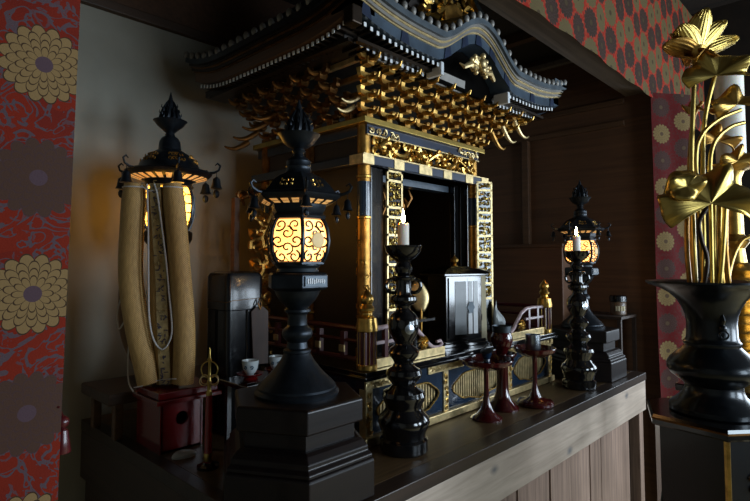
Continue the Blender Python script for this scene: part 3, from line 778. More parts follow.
# ================================================================== HEX LANTERNS
def flame_finial(mb, c, z0, h, r):
    n = 11
    for k in range(n):
        a = 2*pi*k/n; hh = h*(.50+.22*(k % 2)); pts = []
        for i in range(7):
            t = i/6; rr = r*(1-.10*t)*(sin(pi*(.42+.50*t)))*1.0; rr = r*(1.0-.75*t**1.6); pts.append((c[0]+rr*cos(a+.25*t), c[1]+rr*sin(a+.25*t), z0+hh*t))
        mb.tube(pts, [.0042, .0056, .0058, .005, .004, .0028, .0008], 6)
        for q in (.35, .6):
            rr = r*(1.0-.75*q**1.6); p = (c[0]+rr*cos(a), c[1]+rr*sin(a), z0+hh*q)
            mb.tube([p, (p[0]+.006*cos(a), p[1]+.006*sin(a), p[2]+.005), (p[0]+.005*cos(a), p[1]+.005*sin(a), p[2]+.012)], [.0028, .002, .0006], 5)
    mb.tube([(c[0], c[1], z0+h*.3), (c[0], c[1], z0+h*.55), (c[0], c[1], z0+h*.8), (c[0], c[1], z0+h)], [.012, .010, .005, .0006], 8)
    mb.ball((c[0], c[1], z0+h*.28), r*.62, 14, sz=1.1)
def make_lantern(x, y, label, grp):
    c = (x, y, 0); H = R(0)      # hexagon vertices at 0,60,...: a face looks to -y
    t = thing('hexagonal_lantern', label, 'lantern', (x, y, .002), grp)
    q = MB(); q.lathe([(.150, .002), (.150, .066), (.146, .070)], c, 6, H); q.build('plinth', 'base_wood', t, False, bevel=.002)
    q = MB(); q.lathe([(.146, .070), (.146, .076), (.138, .082), (.138, .090), (.128, .100), (.120, .104)], c, 6, H); q.build('plinth_moulding', 'base_wood', t, False, bevel=.0015)
    q = MB(); q.lathe([(.112, .104), (.112, .132)], c, 6, H); q.build('plinth_recess', 'base_wood', t, False)
    q = MB(); q.lathe([(.124, .132), (.128, .134), (.128, .172), (.124, .175)], c, 6, H); q.build('plinth_cap', 'base_wood', t, False, bevel=.002)
    prof = [(.078, .175), (.079, .180), (.076, .184), (.073, .186), (.073, .190), (.066, .198), (.052, .211), (.042, .222), (.032, .236), (.026, .246), (.0245, .250), (.026, .252), (.026, .256), (.020, .259), (.0185, .270), (.021, .273), (.027, .279), (.029, .286), (.027, .293), (.021, .299), (.0185, .302), (.018, .320), (.020, .324), (.025, .327), (.025, .331), (.021, .334), (.026, .340), (.034, .348), (.040, .358), (.043, .366), (.046, .368)]
    MB().lathe(prof, c, 40).build('pedestal', 'bronze_dark', t)
    pl = MB().lathe([(.052, .368), (.060, .372), (.060, .396), (.056, .400)], c, 6, H).build('platform', 'bronze_dark', t, False, bevel=.0015)
    a = R(270); q = MB(); rr = .060*cos(pi/6)
    q.box((x, y-rr-.001, .385), (.050, .003, .018)); q.build('name_plate', 'steel', pl, False)
    q = MB(); rl = random.Random(5)
    for k in range(9): q.box((x-.019+k*.0048, y-rr-.003, .385+rl.uniform(-.001, .001)), (.0030, .001, rl.uniform(.006, .010)))
    q.build('plate_engraving', 'black_satin', pl, False)
    MB().lathe([(.036, .400), (.040, .402), (.038, .408), (.044, .414), (.044, .418)], c, 36).build('lamp_ring', 'steel', t)
    BP = [(.418, .047), (.426, .053), (.440, .0585), (.460, .0610), (.480, .0585), (.494, .053), (.502, .047)]
    st = MB()
    for k in range(6):
        a = k*pi/3; st.tube([(x+r*cos(a), y+r*sin(a), z) for z, r in BP], .0038, 6)
    st.lathe([(.048, .414), (.052, .416), (.052, .420), (.048, .422)], c, 6, H); st.lathe([(.048, .499), (.054, .501), (.056, .506), (.050, .512), (.054, .518), (.056, .528)], c, 6, H)
    st.build('lamp_frame', 'bronze_dark', t)
    for k in range(6):
        a0 = k*pi/3; a1 = a0+pi/3
        def pp(s, v, d=0):      # s 0..1 across, v 0..1 up
            zz = .419+.082*v
            for i in range(len(BP)-1):
                if BP[i][0] <= zz <= BP[i+1][0]+1e-6: f = (zz-BP[i][0])/(BP[i+1][0]-BP[i][0]); r = BP[i][1]*(1-f)+BP[i+1][1]*f; break
            else: r = BP[-1][1]
            r += d; return (x+r*(cos(a0)*(1-s)+cos(a1)*s), y+r*(sin(a0)*(1-s)+sin(a1)*s), zz)
        q = MB(); q.quad_grid([[pp(i/4, j/10, -.0015) for j in range(11)] for i in range(5)]); pn = q.build('lamp_pane', 'pane_glow', t, angle=60)
        q = MB()
        for (su, sv, sr, sa, sd) in ((.27, .14, .19, 2.0, 1), (.72, .14, .19, 1.2, -1), (.50, .33, .20, 4.6, 1), (.22, .48, .19, 5.5, -1), (.78, .48, .19, 4.0, 1), (.50, .66, .20, 1.6, -1), (.24, .84, .19, 4.2, 1), (.74, .84, .19, 5.1, -1)):
            for m_ in (0, 1):
                pts = [pp(min(.97, max(.03, u)), min(.98, max(.02, v)), .0012) for u, v in [(su+(px_-su), sv+(py_-sv)*.66) for px_, py_ in spiral(su, sv, sr*1.15, sa+m_*2.4, 1.15, 13, sd, .2)]]
                if m_ == 0: q.tube(pts, .0017, 4)
        q.tube([pp(.03, .5+.0, .001), pp(.5, .02, .001)], .0007, 4); q.build('tracery', 'bronze_dark', pn)
    # medallion disc on the pane to the right
    a = R(270); q = MB(); q.lathe([(.0005, 0), (.013, .001), (.015, .003), (.013, .005), (.0005, .007)], (0, 0, 0), 24)
    q.v = [(x+vx+.002, y-.0530-vz, .460+vy) for vx, vy, vz in q.v]; q.build('moon_disc', 'frosted_moon', t)
    # roof: rim with vents, dome
    rf = MB().lathe([(.054, .527), (.070, .531), (.083, .540), (.086, .545), (.082, .549), (.074, .551), (.070, .556), (.062, .566), (.053, .575), (.042, .582), (.031, .587), (.026, .590)], c, 6, H).build('lantern_roof', 'bronze_dark', t, True, angle=25)
    q = MB()
    for k in range(6):
        a0 = k*pi/3; a1 = a0+pi/3
        for j in range(3):
            s0 = .12+j*.28; s1 = s0+.19
            P = lambda s, r, z: (x+r*(cos(a0)*(1-s)+cos(a1)*s), y+r*(sin(a0)*(1-s)+sin(a1)*s), z)
            b0 = len(q.v); q.v += [P(s0, .0625, .5278), P(s1, .0625, .5278), P(s1, .0775, .5345), P(s0, .0775, .5345)]; q.f.append((b0, b0+1, b0+2, b0+3))
    q.build('vent', 'vent_glow', rf, False)
    q = MB()
    for k in range(6):
        am = k*pi/3+pi/6
        for j in (-1, 0, 1):
            for m_ in (0, 1):
                a = am+j*.16; r = .0585-.006*m_; z = .562+.008*m_
                pts = [(x+(r)*cos(a)+u*-sin(a), y+(r)*sin(a)+u*cos(a), z+v) for u, v in spiral(0, 0, .0042, k+j, .8, 7)]
                q.tube(pts, .0011, 4)
    q.build('roof_scroll', 'gold', rf)
    MB().lathe([(.030, .583), (.027, .588), (.0245, .592), (.0235, .600), (.0245, .602), (.0235, .604), (.0235, .612), (.018, .618), (.011, .622), (.0095, .627), (.013, .632), (.011, .636), (.020, .640), (.030, .648), (.035, .657), (.041, .664), (.037, .665), (.024, .660), (.001, .658)], c, 36).build('finial_bowl', 'bronze_dark', t)
    q = MB(); flame_finial(q, c, .662, .072, .0245); q.build('flame_finial', 'bronze_dark', t)
    for k in range(6):
        a = k*pi/3; f = lambda r, z: (x+r*cos(a), y+r*sin(a), z)
        hk = MB().tube([f(.080, .545), f(.092, .547), f(.102, .552), (x+.106*cos(a), y+.106*sin(a), .560), f(.101, .566), f(.095, .562)], [.003, .003, .0028, .0025, .002, .0015], 6).build('roof_hook', 'bronze_dark', t)
        q = MB(); q.tube([f(.098, .549), f(.098, .535)], .0008, 4); q.lathe([(.002, .537), (.006, .533), (.008, .522), (.011, .516), (.009, .516), (.001, .520)], f(.098, 0)[:2]+(0,), 12); q.prism([(-.006, .500), (0, .493), (.006, .500), (0, .514)], lambda u, v, w_: (x+.098*cos(a)-u*sin(a), y+.098*sin(a)+u*cos(a), v), 0, 0.0012) if False else q.ball(f(.098, .506), .005, 8, sz=1.5)
        q.build('wind_bell', 'bronze_dark', hk)
    return t
LG = 'bronze lanterns on hexagonal plinths'
lan = make_lantern(.625, .800, 'large lit hexagonal bronze lantern on plinth, left front of the shrine', LG)
l2 = copy_tree(lan); l2.location = (1.985, .818, .002+AT); l2['label'] = 'lit hexagonal bronze lantern at the right end of the altar'

# low table and rear lantern
tb = thing('low_table', 'small low brown wooden table at the left end of the altar', 'table', (.635, 1.385, 0))
MB().bx(.47, .80, 1.30, 1.49, .085, .112).build('tabletop', 'wood_brown_x', tb, False, bevel=.004)
for px_ in (.50, .77):
    for py_ in (1.325, 1.465): MB().box((px_, py_, .0425), (.020, .020, .085)).build('leg', 'wood_brown', tb, False, bevel=.002)
x, y = .642, 1.385; c = (x, y, 0)
t = thing('round_lantern', 'lit dark lantern with wide domed roof, behind the woven straw tubes', 'lantern', (x, y, .112))
MB().lathe([(.075, .112), (.075, .125), (.06, .135), (.04, .17), (.025, .21), (.022, .25), (.034, .28), (.034, .29), (.022, .32), (.02, .40), (.03, .44), (.055, .47), (.062, .48), (.062, .50)], c, 36).build('pedestal', 'bronze_brown', t)
BP2 = [(.50, .050), (.515, .062), (.54, .070), (.57, .073), (.60, .070), (.615, .064), (.625, .058)]
st = MB()
for k in range(6):
    a = k*pi/3; st.tube([(x+r*cos(a), y+r*sin(a), z) for z, r in BP2], .0042, 6)
st.lathe([(.055, .495), (.062, .498), (.055, .505)], c, 24); st.lathe([(.056, .618), (.064, .622), (.058, .632), (.066, .640)], c, 24); st.build('lamp_frame', 'bronze_dark', t)
for k in range(6):
    a0 = k*pi/3; a1 = a0+pi/3
    def pp(s, v, d=0):
        zz = .502+.122*v
        for i in range(len(BP2)-1):
            if BP2[i][0] <= zz <= BP2[i+1][0]+1e-6: f = (zz-BP2[i][0])/(BP2[i+1][0]-BP2[i][0]); r = BP2[i][1]*(1-f)+BP2[i+1][1]*f; break
        else: r = BP2[-1][1]
        r += d; return (x+r*(cos(a0)*(1-s)+cos(a1)*s), y+r*(sin(a0)*(1-s)+sin(a1)*s), zz)
    q = MB(); q.quad_grid([[pp(i/4, j/10, -.0015) for j in range(11)] for i in range(5)]); pn = q.build('lamp_pane', 'pane_glow_green', t, angle=60)
    q = MB(); 
    for j in range(5):
        for i in range(3):
            pts = [pp(min(.97, max(.03, (i+.5)/3+.18*cos(b_)*(1))), min(.98, max(.02, (j+.5)/5+.11*sin(b_))), .001) for b_ in [m_*2*pi/9 for m_ in range(10)]]; q.tube(pts, .0013, 4)
    q.build('tracery', 'bronze_dark', pn)
rf = MB().lathe([(.064, .638), (.085, .644), (.105, .652), (.112, .660), (.108, .664), (.088, .666), (.080, .672), (.074, .684), (.062, .700), (.048, .712), (.034, .720), (.028, .724)], c, 48).build('lantern_roof', 'bronze_dark', t)
q = MB()
for k in range(24):
    a0 = 2*pi*k/24; a1 = a0+.16
    b0 = len(q.v); q.v += [(x+.070*cos(a0), y+.070*sin(a0), .6385), (x+.070*cos(a1), y+.070*sin(a1), .6385), (x+.098*cos(a1), y+.098*sin(a1), .6475), (x+.098*cos(a0), y+.098*sin(a0), .6475)]; q.f.append((b0, b0+1, b0+2, b0+3))
q.build('vent', 'vent_glow', rf, False)
q = MB()
for k in range(6):
    a = R(200)+k*pi/3
    for j in range(-2, 3):
        for m_ in range(2):
            a_ = a+j*.13; r = .0725-.012*m_; z = .690+.013*m_
            q.tube([(x+r*cos(a_)-u*sin(a_), y+r*sin(a_)+u*cos(a_), z+v) for u, v in spiral(0, 0, .006, j+k, .9, 7)], .0016, 4)
q.build('roof_scroll', 'gold_old', rf)
MB().lathe([(.032, .718), (.029, .726), (.027, .745), (.022, .755), (.013, .762), (.011, .770), (.020, .778), (.034, .790), (.040, .799), (.044, .803), (.038, .803), (.001, .795)], c, 36).build('finial_bowl', 'bronze_dark', t)
q = MB(); flame_finial(q, c, .799, .085, .026); q.build('flame_finial', 'bronze_dark', t)
for k in range(6):
    a = R(14)+k*pi/3; f = lambda r, z: (x+r*cos(a), y+r*sin(a), z)
    hk = MB().tube([f(.106, .660), f(.122, .662), f(.134, .668), f(.138, .680), f(.130, .687), f(.124, .681)], [.0035, .0035, .003, .003, .0025, .0015], 6).build('roof_hook', 'bronze_dark', t)
    q = MB(); q.tube([f(.128, .664), f(.128, .648)], .001, 4); q.lathe([(.003, .650), (.009, .645), (.012, .628), (.016, .618), (.012, .618), (.001, .624)], f(.128, 0)[:2]+(0,), 14); q.ball(f(.128, .604), .009, 8, sz=1.3); q.build('wind_bell', 'bronze_dark', hk)

# red box with round hole, woven straw tubes on it
rb = thing('red_lacquer_box', 'red lacquered box with a round hole, under the woven straw tubes', 'box', (.575, 1.215, 0))
q = MB(); q.bx(.524, .528+.002, 1.150, 1.272, 0, .108); q.bx(.618, .624, 1.150, 1.272, 0, .108); q.bx(.53, .618, 1.266, 1.272, 0, .108); q.bx(.53, .618, 1.15, 1.266, 0, .005)
q.build('box_body', 'red_bright', rb, False)
n = 32; g0 = []; g1 = []
for k in range(n):
    a = 2*pi*k/n; cx, cz = .574, .070; dx, dz = cos(a), sin(a); kk = min(.047/max(1e-6, abs(dx)), (.038 if dz > 0 else .070)/max(1e-6, abs(dz))); g0.append((cx+dx*kk, 1.150, cz+dz*kk)); g1.append((cx+.015*dx, 1.150, cz+.015*dz))
q = MB(); q.quad_grid([g0, g1, [(a_, 1.158, c_) for a_, b_, c_ in g1]], False, True); q.build('front_board', 'red_bright', rb, False)
MB().bx(.510, .665, 1.135, 1.268, .108, .118).build('lid', 'red_bright', rb, False, bevel=.002); MB().bx(.516, .659, 1.142, 1.262, .118, .134).build('lid_top', 'red_bright', rb, False, bevel=.003)
er = (.691, -.723); ef = (-.723, -.691); wc = (.563, 1.199)
def wp(px_, py_, dep=0):
    s_ = (px_-169)/428; z = .42-(py_-262)/428
    return (wc[0]+er[0]*s_+ef[0]*dep, wc[1]+er[1]*s_+ef[1]*dep, z)
def smooth(pts, n=6):
    out = []
    for i in range(len(pts)-1):
        p0 = pts[max(0, i-1)]; p1 = pts[i]; p2 = pts[i+1]; p3 = pts[min(len(pts)-1, i+2)]
        for k in range(n):
            t_ = k/n; out.append(tuple(.5*((2*p1[j])+(-p0[j]+p2[j])*t_+(2*p0[j]-5*p1[j]+4*p2[j]-p3[j])*t_**2+(-p0[j]+3*p1[j]-3*p2[j]+p3[j])*t_**3) for j in range(3)))
    out.append(pts[-1]); return out
wo = thing('woven_straw_bundle', 'tall bundle of woven straw tubes with a corded band, on the red box', 'straw bundle', (wc[0], wc[1], .134))
def wtube(keys, r, mat, dep, r_end=None):
    pts = smooth([wp(a, b_, dep) for a, b_ in keys]); n = len(pts); rr = [r]*n
    for i in range(n): rr[i] = r*(1 if i > 2 else .86+.047*i)
    return MB().tube(pts, rr, 20).build('straw_tube', mat, wo)
wtube([(133, 186), (131, 230), (131, 280), (138.5, 328), (148, 366), (152, 383)], .0268, 'straw', .006)
wtube([(170, 186), (175, 230), (180, 280), (184.5, 328), (185, 366), (184, 383)], .0245, 'straw', .004)
wtube([(153, 190), (156, 230), (157, 280), (161, 328), (166, 366), (167, 384)], .024, 'straw', -.008)
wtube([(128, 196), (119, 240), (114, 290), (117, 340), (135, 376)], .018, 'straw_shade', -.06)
# end stitching
for (a, b_, r, d) in ((133, 190, .0258, .006), (170, 190, .0236, .004)):
    q = MB(); q.ring(wp(a, b_, d), r+.001, .0016, (0, 0, 1), 28, 5); q.build('stitching', 'cord_white', wo)
def ribbon(keys, hw, dep, mat, name, par, n=6):
    pts = smooth([wp(a, b_, dep) for a, b_ in keys]); g = []
    for p in pts:
        g.append([(p[0]-er[0]*hw, p[1]-er[1]*hw, p[2]), (p[0]+er[0]*hw, p[1]+er[1]*hw, p[2]), (p[0]+er[0]*hw-ef[0]*.002, p[1]+er[1]*hw-ef[1]*.002, p[2]), (p[0]-er[0]*hw-ef[0]*.002, p[1]-er[1]*hw-ef[1]*.002, p[2])])
    mb = MB(); mb.quad_grid(g, False, True); mb.f += [tuple(range(4)), tuple((len(g)-1)*4+k for k in range(4))]; return mb.build(name, mat, par, False)
BK = [(155, 186), (157, 215), (160, 247), (163, 280), (165, 320), (167, 350), (169, 383)]
bd = ribbon(BK, .0125, .019, 'band_cloth', 'embroidered_band', wo)
bp = smooth([wp(a, b_, .0200) for a, b_ in BK], 4); q = MB(); q2 = MB(); rl = random.Random(11)
for i, p in enumerate(bp):
    for k in range(5):
        s_ = rl.uniform(-.009, .009); z = p[2]+rl.uniform(-.008, .008); a = rl.choice((0, pi/2, .8, -.8)); L = rl.uniform(.002, .005)
        (q if i % 5 else q2).tube([(p[0]+er[0]*(s_-cos(a)*L), p[1]+er[1]*(s_-cos(a)*L), z-sin(a)*L), (p[0]+er[0]*(s_+cos(a)*L), p[1]+er[1]*(s_+cos(a)*L), z+sin(a)*L)], .0011, 4)
q.build('embroidery', 'thread_purple', bd); q2.build('knot_work', 'gold_pale', bd)
lp = smooth([wp(a, b_, .0225) for a, b_ in [(148, 187), (150, 230), (151.5, 280), (153, 318), (158, 340), (166, 349), (173, 342), (175.5, 328), (172, 295), (168, 260), (162, 220), (158, 196), (155, 187)]])
MB().tube(lp, .0021, 8).build('white_cord', 'cord_white', wo)
MB().tube(smooth([wp(144, 189, .030), wp(150, 194, .026), wp(156, 193, .022), wp(163, 190, .026)]), .0010, 5).build('tie_thread', 'cord_white', wo)
MB().tube(smooth([wp(141, 385, .030), wp(150, 383, .032), wp(163, 379, .020), wp(178, 377, .028), wp(191, 378, .02)]), .0010, 5).build('tie_thread', 'cord_white', wo)
MB().tube(smooth([wp(117, 298, -.02), wp(114, 315, -.015), wp(117, 331, -.01), wp(124, 322, -.005)]), .0018, 6).build('white_cord', 'cord_white', wo)
MB().tube(smooth([wp(126, 335, -.02), wp(126, 360, -.015), wp(130, 382, 0), wp(137, 391, .01)]), .0018, 6).build('white_cord', 'cord_white', wo)

wo.location.z += .005
# folded paper and priest's ring staff
q = MB(); g = []
for i in range(9):
    for _ in (0,):
        r = .022*(i/8)+.0003; g.append([(.560+r*cos(a)*1.25+.001*sin(3*a), 1.108+r*sin(a)*.85, .0015+.005*(1-(i/8)**2)+.003*sin(a*2+i*.6)*(i/8)+.003*(i/8)) for a in [k*2*pi/28 for k in range(28)]])
q.quad_grid(g, False, True); g2 = [[(p[0], p[1], 0.0) for p in g[-1]]]; q.quad_grid([g[-1]]+g2, False, True); q.f.append(tuple(len(q.v)-28+k for k in range(28)))
tag(recenter(q.build('folded_paper', 'paper_white')), 'small white folded paper lying on the altar before the red box', 'paper')
sx, sy = .562, 1.010
sk = thing('ring_staff', 'short ringed brass staff with red handle standing upright at left', 'staff', (sx, sy, 0))
MB().lathe([(.022, 0), (.022, .006), (.012, .010), (.010, .012)], (sx, sy, 0), 24).build('staff_base', 'black_lacquer', sk)
MB().lathe([(.0085, .012), (.0085, .03), (.0078, .035), (.0072, .10), (.006, .148)], (sx, sy, 0), 18).build('handle', 'red_vivid', sk)
q = MB(); q.lathe([(.0064, .146), (.0064, .152), (.004, .156), (.004, .170), (.0055, .173), (.0035, .177), (.0032, .215), (.005, .219), (.0025, .223), (.0015, .238), (.0003, .243)], (sx, sy, 0), 16); q.lathe([(.0086, .014), (.0090, .016), (.0090, .028), (.0086, .030)], (sx, sy, 0), 18); q.build('brass_head', 'gold_bright', sk)
q = MB(); q.ring((sx, sy, .198), .017, .0014, ef+(0,), 28, 6); q.build('large_ring', 'gold_bright', sk)
for s_ in (-1, 1):
    for k in range(2):
        q = MB(); q.ring((sx+er[0]*s_*(.009+.002*k), sy+er[1]*s_*(.009), .178-.003*k), .0095, .0011, (ef[0]+.5*s_*(1-2*k), ef[1], 0), 22, 6); q.build('small_ring', 'gold_pale', sk)

# tall black lacquer box with wooden tag
def rrect(x0, x1, y0, y1, r, n=5):
    out = []
    for cx, cy, a0 in ((x1-r, y1-r, 0), (x0+r, y1-r, pi/2), (x0+r, y0+r, pi), (x1-r, y0+r, 3*pi/2)):
        for k in range(n+1): a = a0+pi/2*k/n; out.append((cx+r*cos(a), cy+r*sin(a)))
    return out
bb = thing('tall_lacquer_box', 'tall glossy black lidded box standing left of the shrine', 'box', (.736, 1.20, 0))
def rr_stack(levels):
    q = MB(); q.quad_grid([[(px_, py_, z) for px_, py_ in rrect(.684+i_, .788-i_, 1.15+i_, 1.253-i_, .014)] for z, i_ in levels], False, True); n = 24
    q.f.append(tuple(range(n))); q.f.append(tuple((len(levels)-1)*n+k for k in range(n))); return q
rr_stack([(0, .004), (.008, 0), (.300, 0), (.302, .002)]).build('box_body', 'black_satin', bb)
rr_stack([(.302, -.001), (.384, -.001), (.392, .003), (.396, .012), (.397, .03)]).build('lid', 'black_satin', bb)
q = MB(); q.tube([(.7395, 1.1475, .01), (.7395, 1.1475, .300)], .002, 6); q.tube([(.6815, 1.20, .01), (.6815, 1.20, .300)], .002, 6); q.build('seam_rib', 'black_lacquer', bb)
q = MB(); q.quad_grid([[(px_, py_, .325+.004*sin(px_*90)) for px_, py_ in rrect(.6825, .7895, 1.1485, 1.2545, .014)], [(px_, py_, .3265+.004*sin(px_*90)) for px_, py_ in rrect(.6823, .7897, 1.1483, 1.2547, .014)]], False, True); q.build('string', 'gold_brown', bb)
q = MB(); q.prism([(-.021, 0), (.021, 0), (.024, .13), (.010, .142), (-.010, .142), (-.024, .13)], lambda u, v, w_: (.770+u*.9, 1.136-w_*1+.0+u*-.2+.008*(v/.14), .165+v), 0, .005)
tg = recenter(q.build('wooden_tag', 'tag_wood', smooth=False)); tag(tg, 'brown wooden tag tied to the front of the tall black box', 'tag')
q = MB(); q.tube([(.770, 1.136, .300), (.766, 1.140, .315), (.770, 1.143, .328), (.775, 1.140, .315), (.770, 1.136, .302)], .002, 5); q.build('tie_knot', 'gold_brown', tg)

# small stand with saucers and cups
ss = thing('small_black_stand', 'small black lacquer stand holding two cups behind the left lantern', 'stand', (.71, 1.025, 0))
MB().bx(.625, .795, .968, 1.082, .148, .158).build('stand_top', 'black_lacquer', ss, False, bevel=.002)
MB().bx(.628, .792, .971, .975, .158, .164).build('stand_lip', 'black_lacquer', ss, False)
for px_ in (.64, .78):
    for py_ in (.985, 1.066): MB().box((px_, py_, .074), (.010, .010, .148)).build('leg', 'black_lacquer', ss, False)
def saucer_cup(x, y, lab1, lab2, g1, g2):
    o = MB().lathe([(.016, .158), (.017, .160), (.012, .163), (.026, .168), (.029, .172), (.027, .172), (.012, .167), (.0005, .166)], (x, y, 0), 28).build('red_saucer', 'red_bright'); tag(recenter(o), lab1, 'saucer', g1)
    k = thing('teacup', lab2, 'cup', (x, y, .167), g2)
    MB().lathe([(.008, .167), (.0085, .170), (.012, .173), (.0165, .182), (.0185, .194), (.0190, .200), (.0175, .200), (.0165, .190), (.012, .180), (.0005, .176)], (x, y, 0), 28).build('cup_body', 'porcelain', k)
    q = MB()
    for a in (3.5, 4.3, 2.0, 1.0):
        q.tube([(x+(.0168+(.0022*(v_+.005)/.01))*cos(a+u_/.018), y+(.0168+(.0022*(v_+.005)/.01))*sin(a+u_/.018), .187+v_) for u_, v_ in spiral(0, 0, .005, a, 1.2, 9)], .0010, 4)
    q.build('blue_motif', 'porcelain_blue', k)
saucer_cup(.673, 1.030, 'small red saucer under the teacup in plain view, left', 'small white teacup with blue motif on a red saucer', 'red saucers on the black stand', 'teacups on the black stand')
saucer_cup(.745, 1.030, 'red saucer mostly hidden behind the left lantern', 'white teacup half hidden behind the left lantern', 'red saucers on the black stand', 'teacups on the black stand')

# ================================================================== CANDLESTICKS
cs_prof = [(455, 22), (453, 23.5), (443, 23.5), (441, 21), (437, 21.5), (431, 24), (426, 25.5), (421, 24), (417, 20), (413, 17.5), (410, 18), (405, 20.5), (401, 21.5), (397, 20), (394, 14), (391, 11.5), (388, 12.5), (384, 16.5), (380, 18), (376, 16.5), (372.5, 11), (369, 9.5), (366, 11), (362, 14.5), (358.5, 15.5), (355, 13.5), (352, 9.5), (350, 8.5), (347, 10), (343, 12.5), (338, 14.5), (332, 15.5), (326, 15), (321, 12), (318, 8), (315, 7), (312.5, 8), (310, 12), (307, 13.5), (304, 13), (302, 9), (299, 8), (288, 7.5), (285, 8.5), (284, 6), (281, 6.5), (278, 8.5), (274, 9), (271, 7), (269, 6.5), (267, 9), (264, 13), (259, 17), (254, 18.5), (252.5, 18.8), (252.5, 17.5), (257, 15.5), (261, 9), (262, 1)]
def make_candlestick(x, y, label, grp):
    t = thing('candlestick', label, 'candlestick', (x, y, 0), grp); c = (x, y, 0)
    MB().lathe([(r/436, max(0, (455-py_)/436*.985)) for py_, r in cs_prof], c, 44).build('candlestick_body', 'black_lacquer', t)
    q = MB(); z = (455-293)/436*.985
    for a in (R(43.7-90), R(43.7+90), ):
        q.ring((x+.024*cos(a), y+.024*sin(a), z), .0155, .0042, (sin(a), -cos(a), 0), 22, 8)
    q.ring((x, y, z+.018), .024, .0045, (0, 0, 1), 28, 8)
    q.build('ring_handle', 'black_lacquer', t)
    q = MB(); q.lathe([(.0005, 0), (.010, .001), (.011, .003), (.0005, .005)], (0, 0, 0), 18); a = R(43.7+180+18)
    q.v = [(x+cos(a)*(.034+vz)-sin(a)*vx, y+sin(a)*(.034+vz)+cos(a)*vx, .272+vy) for vx, vy, vz in q.v]; q.build('inlaid_disc', 'silver', t)
    return t
def make_candle(x, y, z, label, grp, h=.070, r=.0130):
    t = thing('candle', label, 'candle', (x, y, z), grp)
    MB().lathe([(r, z), (r, z+h-.003), (r*.9, z+h), (r*.5, z+h-.002), (.0005, z+h-.003)], (x, y, 0), 24).build('wax', 'candle_wax', t)
    MB().tube([(x, y, z+h-.003), (x+.0005, y, z+h+.006)], .0007, 5).build('wick', 'ink', t)
    MB().lathe([(.0004, z+h+.001), (.0034, z+h+.005), (.0046, z+h+.010), (.0038, z+h+.017), (.0018, z+h+.025), (.0003, z+h+.033)], (x, y, 0), 12).build('flame', 'flame', t)
    return t
CG = 'black lacquer candlesticks before the shrine'
zt = (455-261)/436*.985
c1 = make_candlestick(.915, .785, 'tall black ringed candlestick beside the left hexagonal lantern', CG)
make_candle(.915, .785, zt, 'lit white candle left of the shrine opening, in front of the gilt door', 'lit candles')
c2 = copy_tree(c1); c2.location = (1.772, .745, AT); c2['label'] = 'black ringed candlestick at right, before the right lantern'
make_candle(1.772, .745, zt, 'lit white candle at right, beside the right lantern', 'lit candles')

# ================================================================== RED STANDS
def lathe_thing(name, label, cat, x, y, prof, mat, grp=None, n=40):
    o = MB().lathe(prof, (x, y, 0), n).build(name, mat); return tag(recenter(o), label, cat, grp)
RG = 'red lacquered offering stands'
def tray_stand(x, y, r, z, label, fr=.042, disc=False):
    t = thing('offering_stand', label, 'stand', (x, y, 0), RG)
    foot = [(fr, 0), (fr, .003), (fr*.9, .007), (fr*.6, .014), (fr*.4, .026), (.011, .042), (.008, .06), (.0065, .08)] if not disc else [(.050, 0), (.053, .004), (.053, .010), (.048, .015), (.03, .018), (.018, .024), (.011, .040), (.0075, .06), (.0065, .08)]
    MB().lathe(foot+[(.0065, z-.045), (.008, z-.032), (.012, z-.026)], (x, y, 0), 40).build('stem', 'red_lacquer', t)
    MB().lathe([(.012, z-.027), (r*.6, z-.024), (r*.93, z-.012), (r, z-.002), (r*.985, z), (r*.93, z-.004), (r*.86, z-.012), (.001, z-.014)], (x, y, 0), 48).build('tray', 'red_lacquer', t)
    return t
tray_stand(1.250, .780, .074, .160, 'red lacquer pedestal tray nearest the camera, with a small dark cup')
tray_stand(1.468, .750, .062, .168, 'red lacquer pedestal tray at right holding a steel cylinder', disc=True)
x, y = 1.368, .800
t = thing('offering_stand', 'thick stemmed red lacquer goblet stand in the middle of three', 'stand', (x, y, 0), RG)
MB().lathe([(.046, 0), (.046, .004), (.038, .012), (.026, .026), (.019, .045), (.0165, .07), (.0165, .125), (.020, .138)], (x, y, 0), 40).build('stem', 'red_lacquer', t)
MB().lathe([(.020, .138), (.034, .144), (.042, .155), (.041, .158), (.036, .151), (.001, .149)], (x, y, 0), 40).build('saucer', 'red_lacquer', t)
MB().lathe([(.016, .149), (.014, .155), (.017, .165), (.026, .178), (.031, .192), (.030, .206), (.026, .217), (.024, .217), (.001, .214)], (x, y, 0), 40).build('bowl', 'red_lacquer', t)
lathe_thing('silver_cup', 'low silver cup set in the red goblet stand', 'cup', x, y, [(.020, .2145), (.026, .218), (.0275, .236), (.0265, .236), (.024, .222), (.001, .220)], 'steel')
lathe_thing('steel_cylinder', 'plain brushed steel cylinder on the right red tray', 'cup', 1.463, .752, [(.0215, .1545), (.022, .156), (.022, .206), (.0205, .206), (.0205, .160), (.001, .159)], 'silver')
t = thing('dark_cup', 'small dark cup with a tilted metal lid on the nearest red tray', 'cup', (1.262, .785, .1465))
MB().lathe([(.010, .1465), (.010, .150), (.008, .156), (.012, .164), (.015, .176), (.014, .176), (.001, .168)], (1.262, .785, 0), 26).build('cup_body', 'blue_black', t)
q = MB().lathe([(.001, .005), (.010, .004), (.018, 0), (.017, -.001), (.001, .002)], (0, 0, 0), 26); q.v = [(1.262+a, .785+b_, .178+c_+a*.35) for a, b_, c_ in q.v]; q.build('lid', 'steel', t)

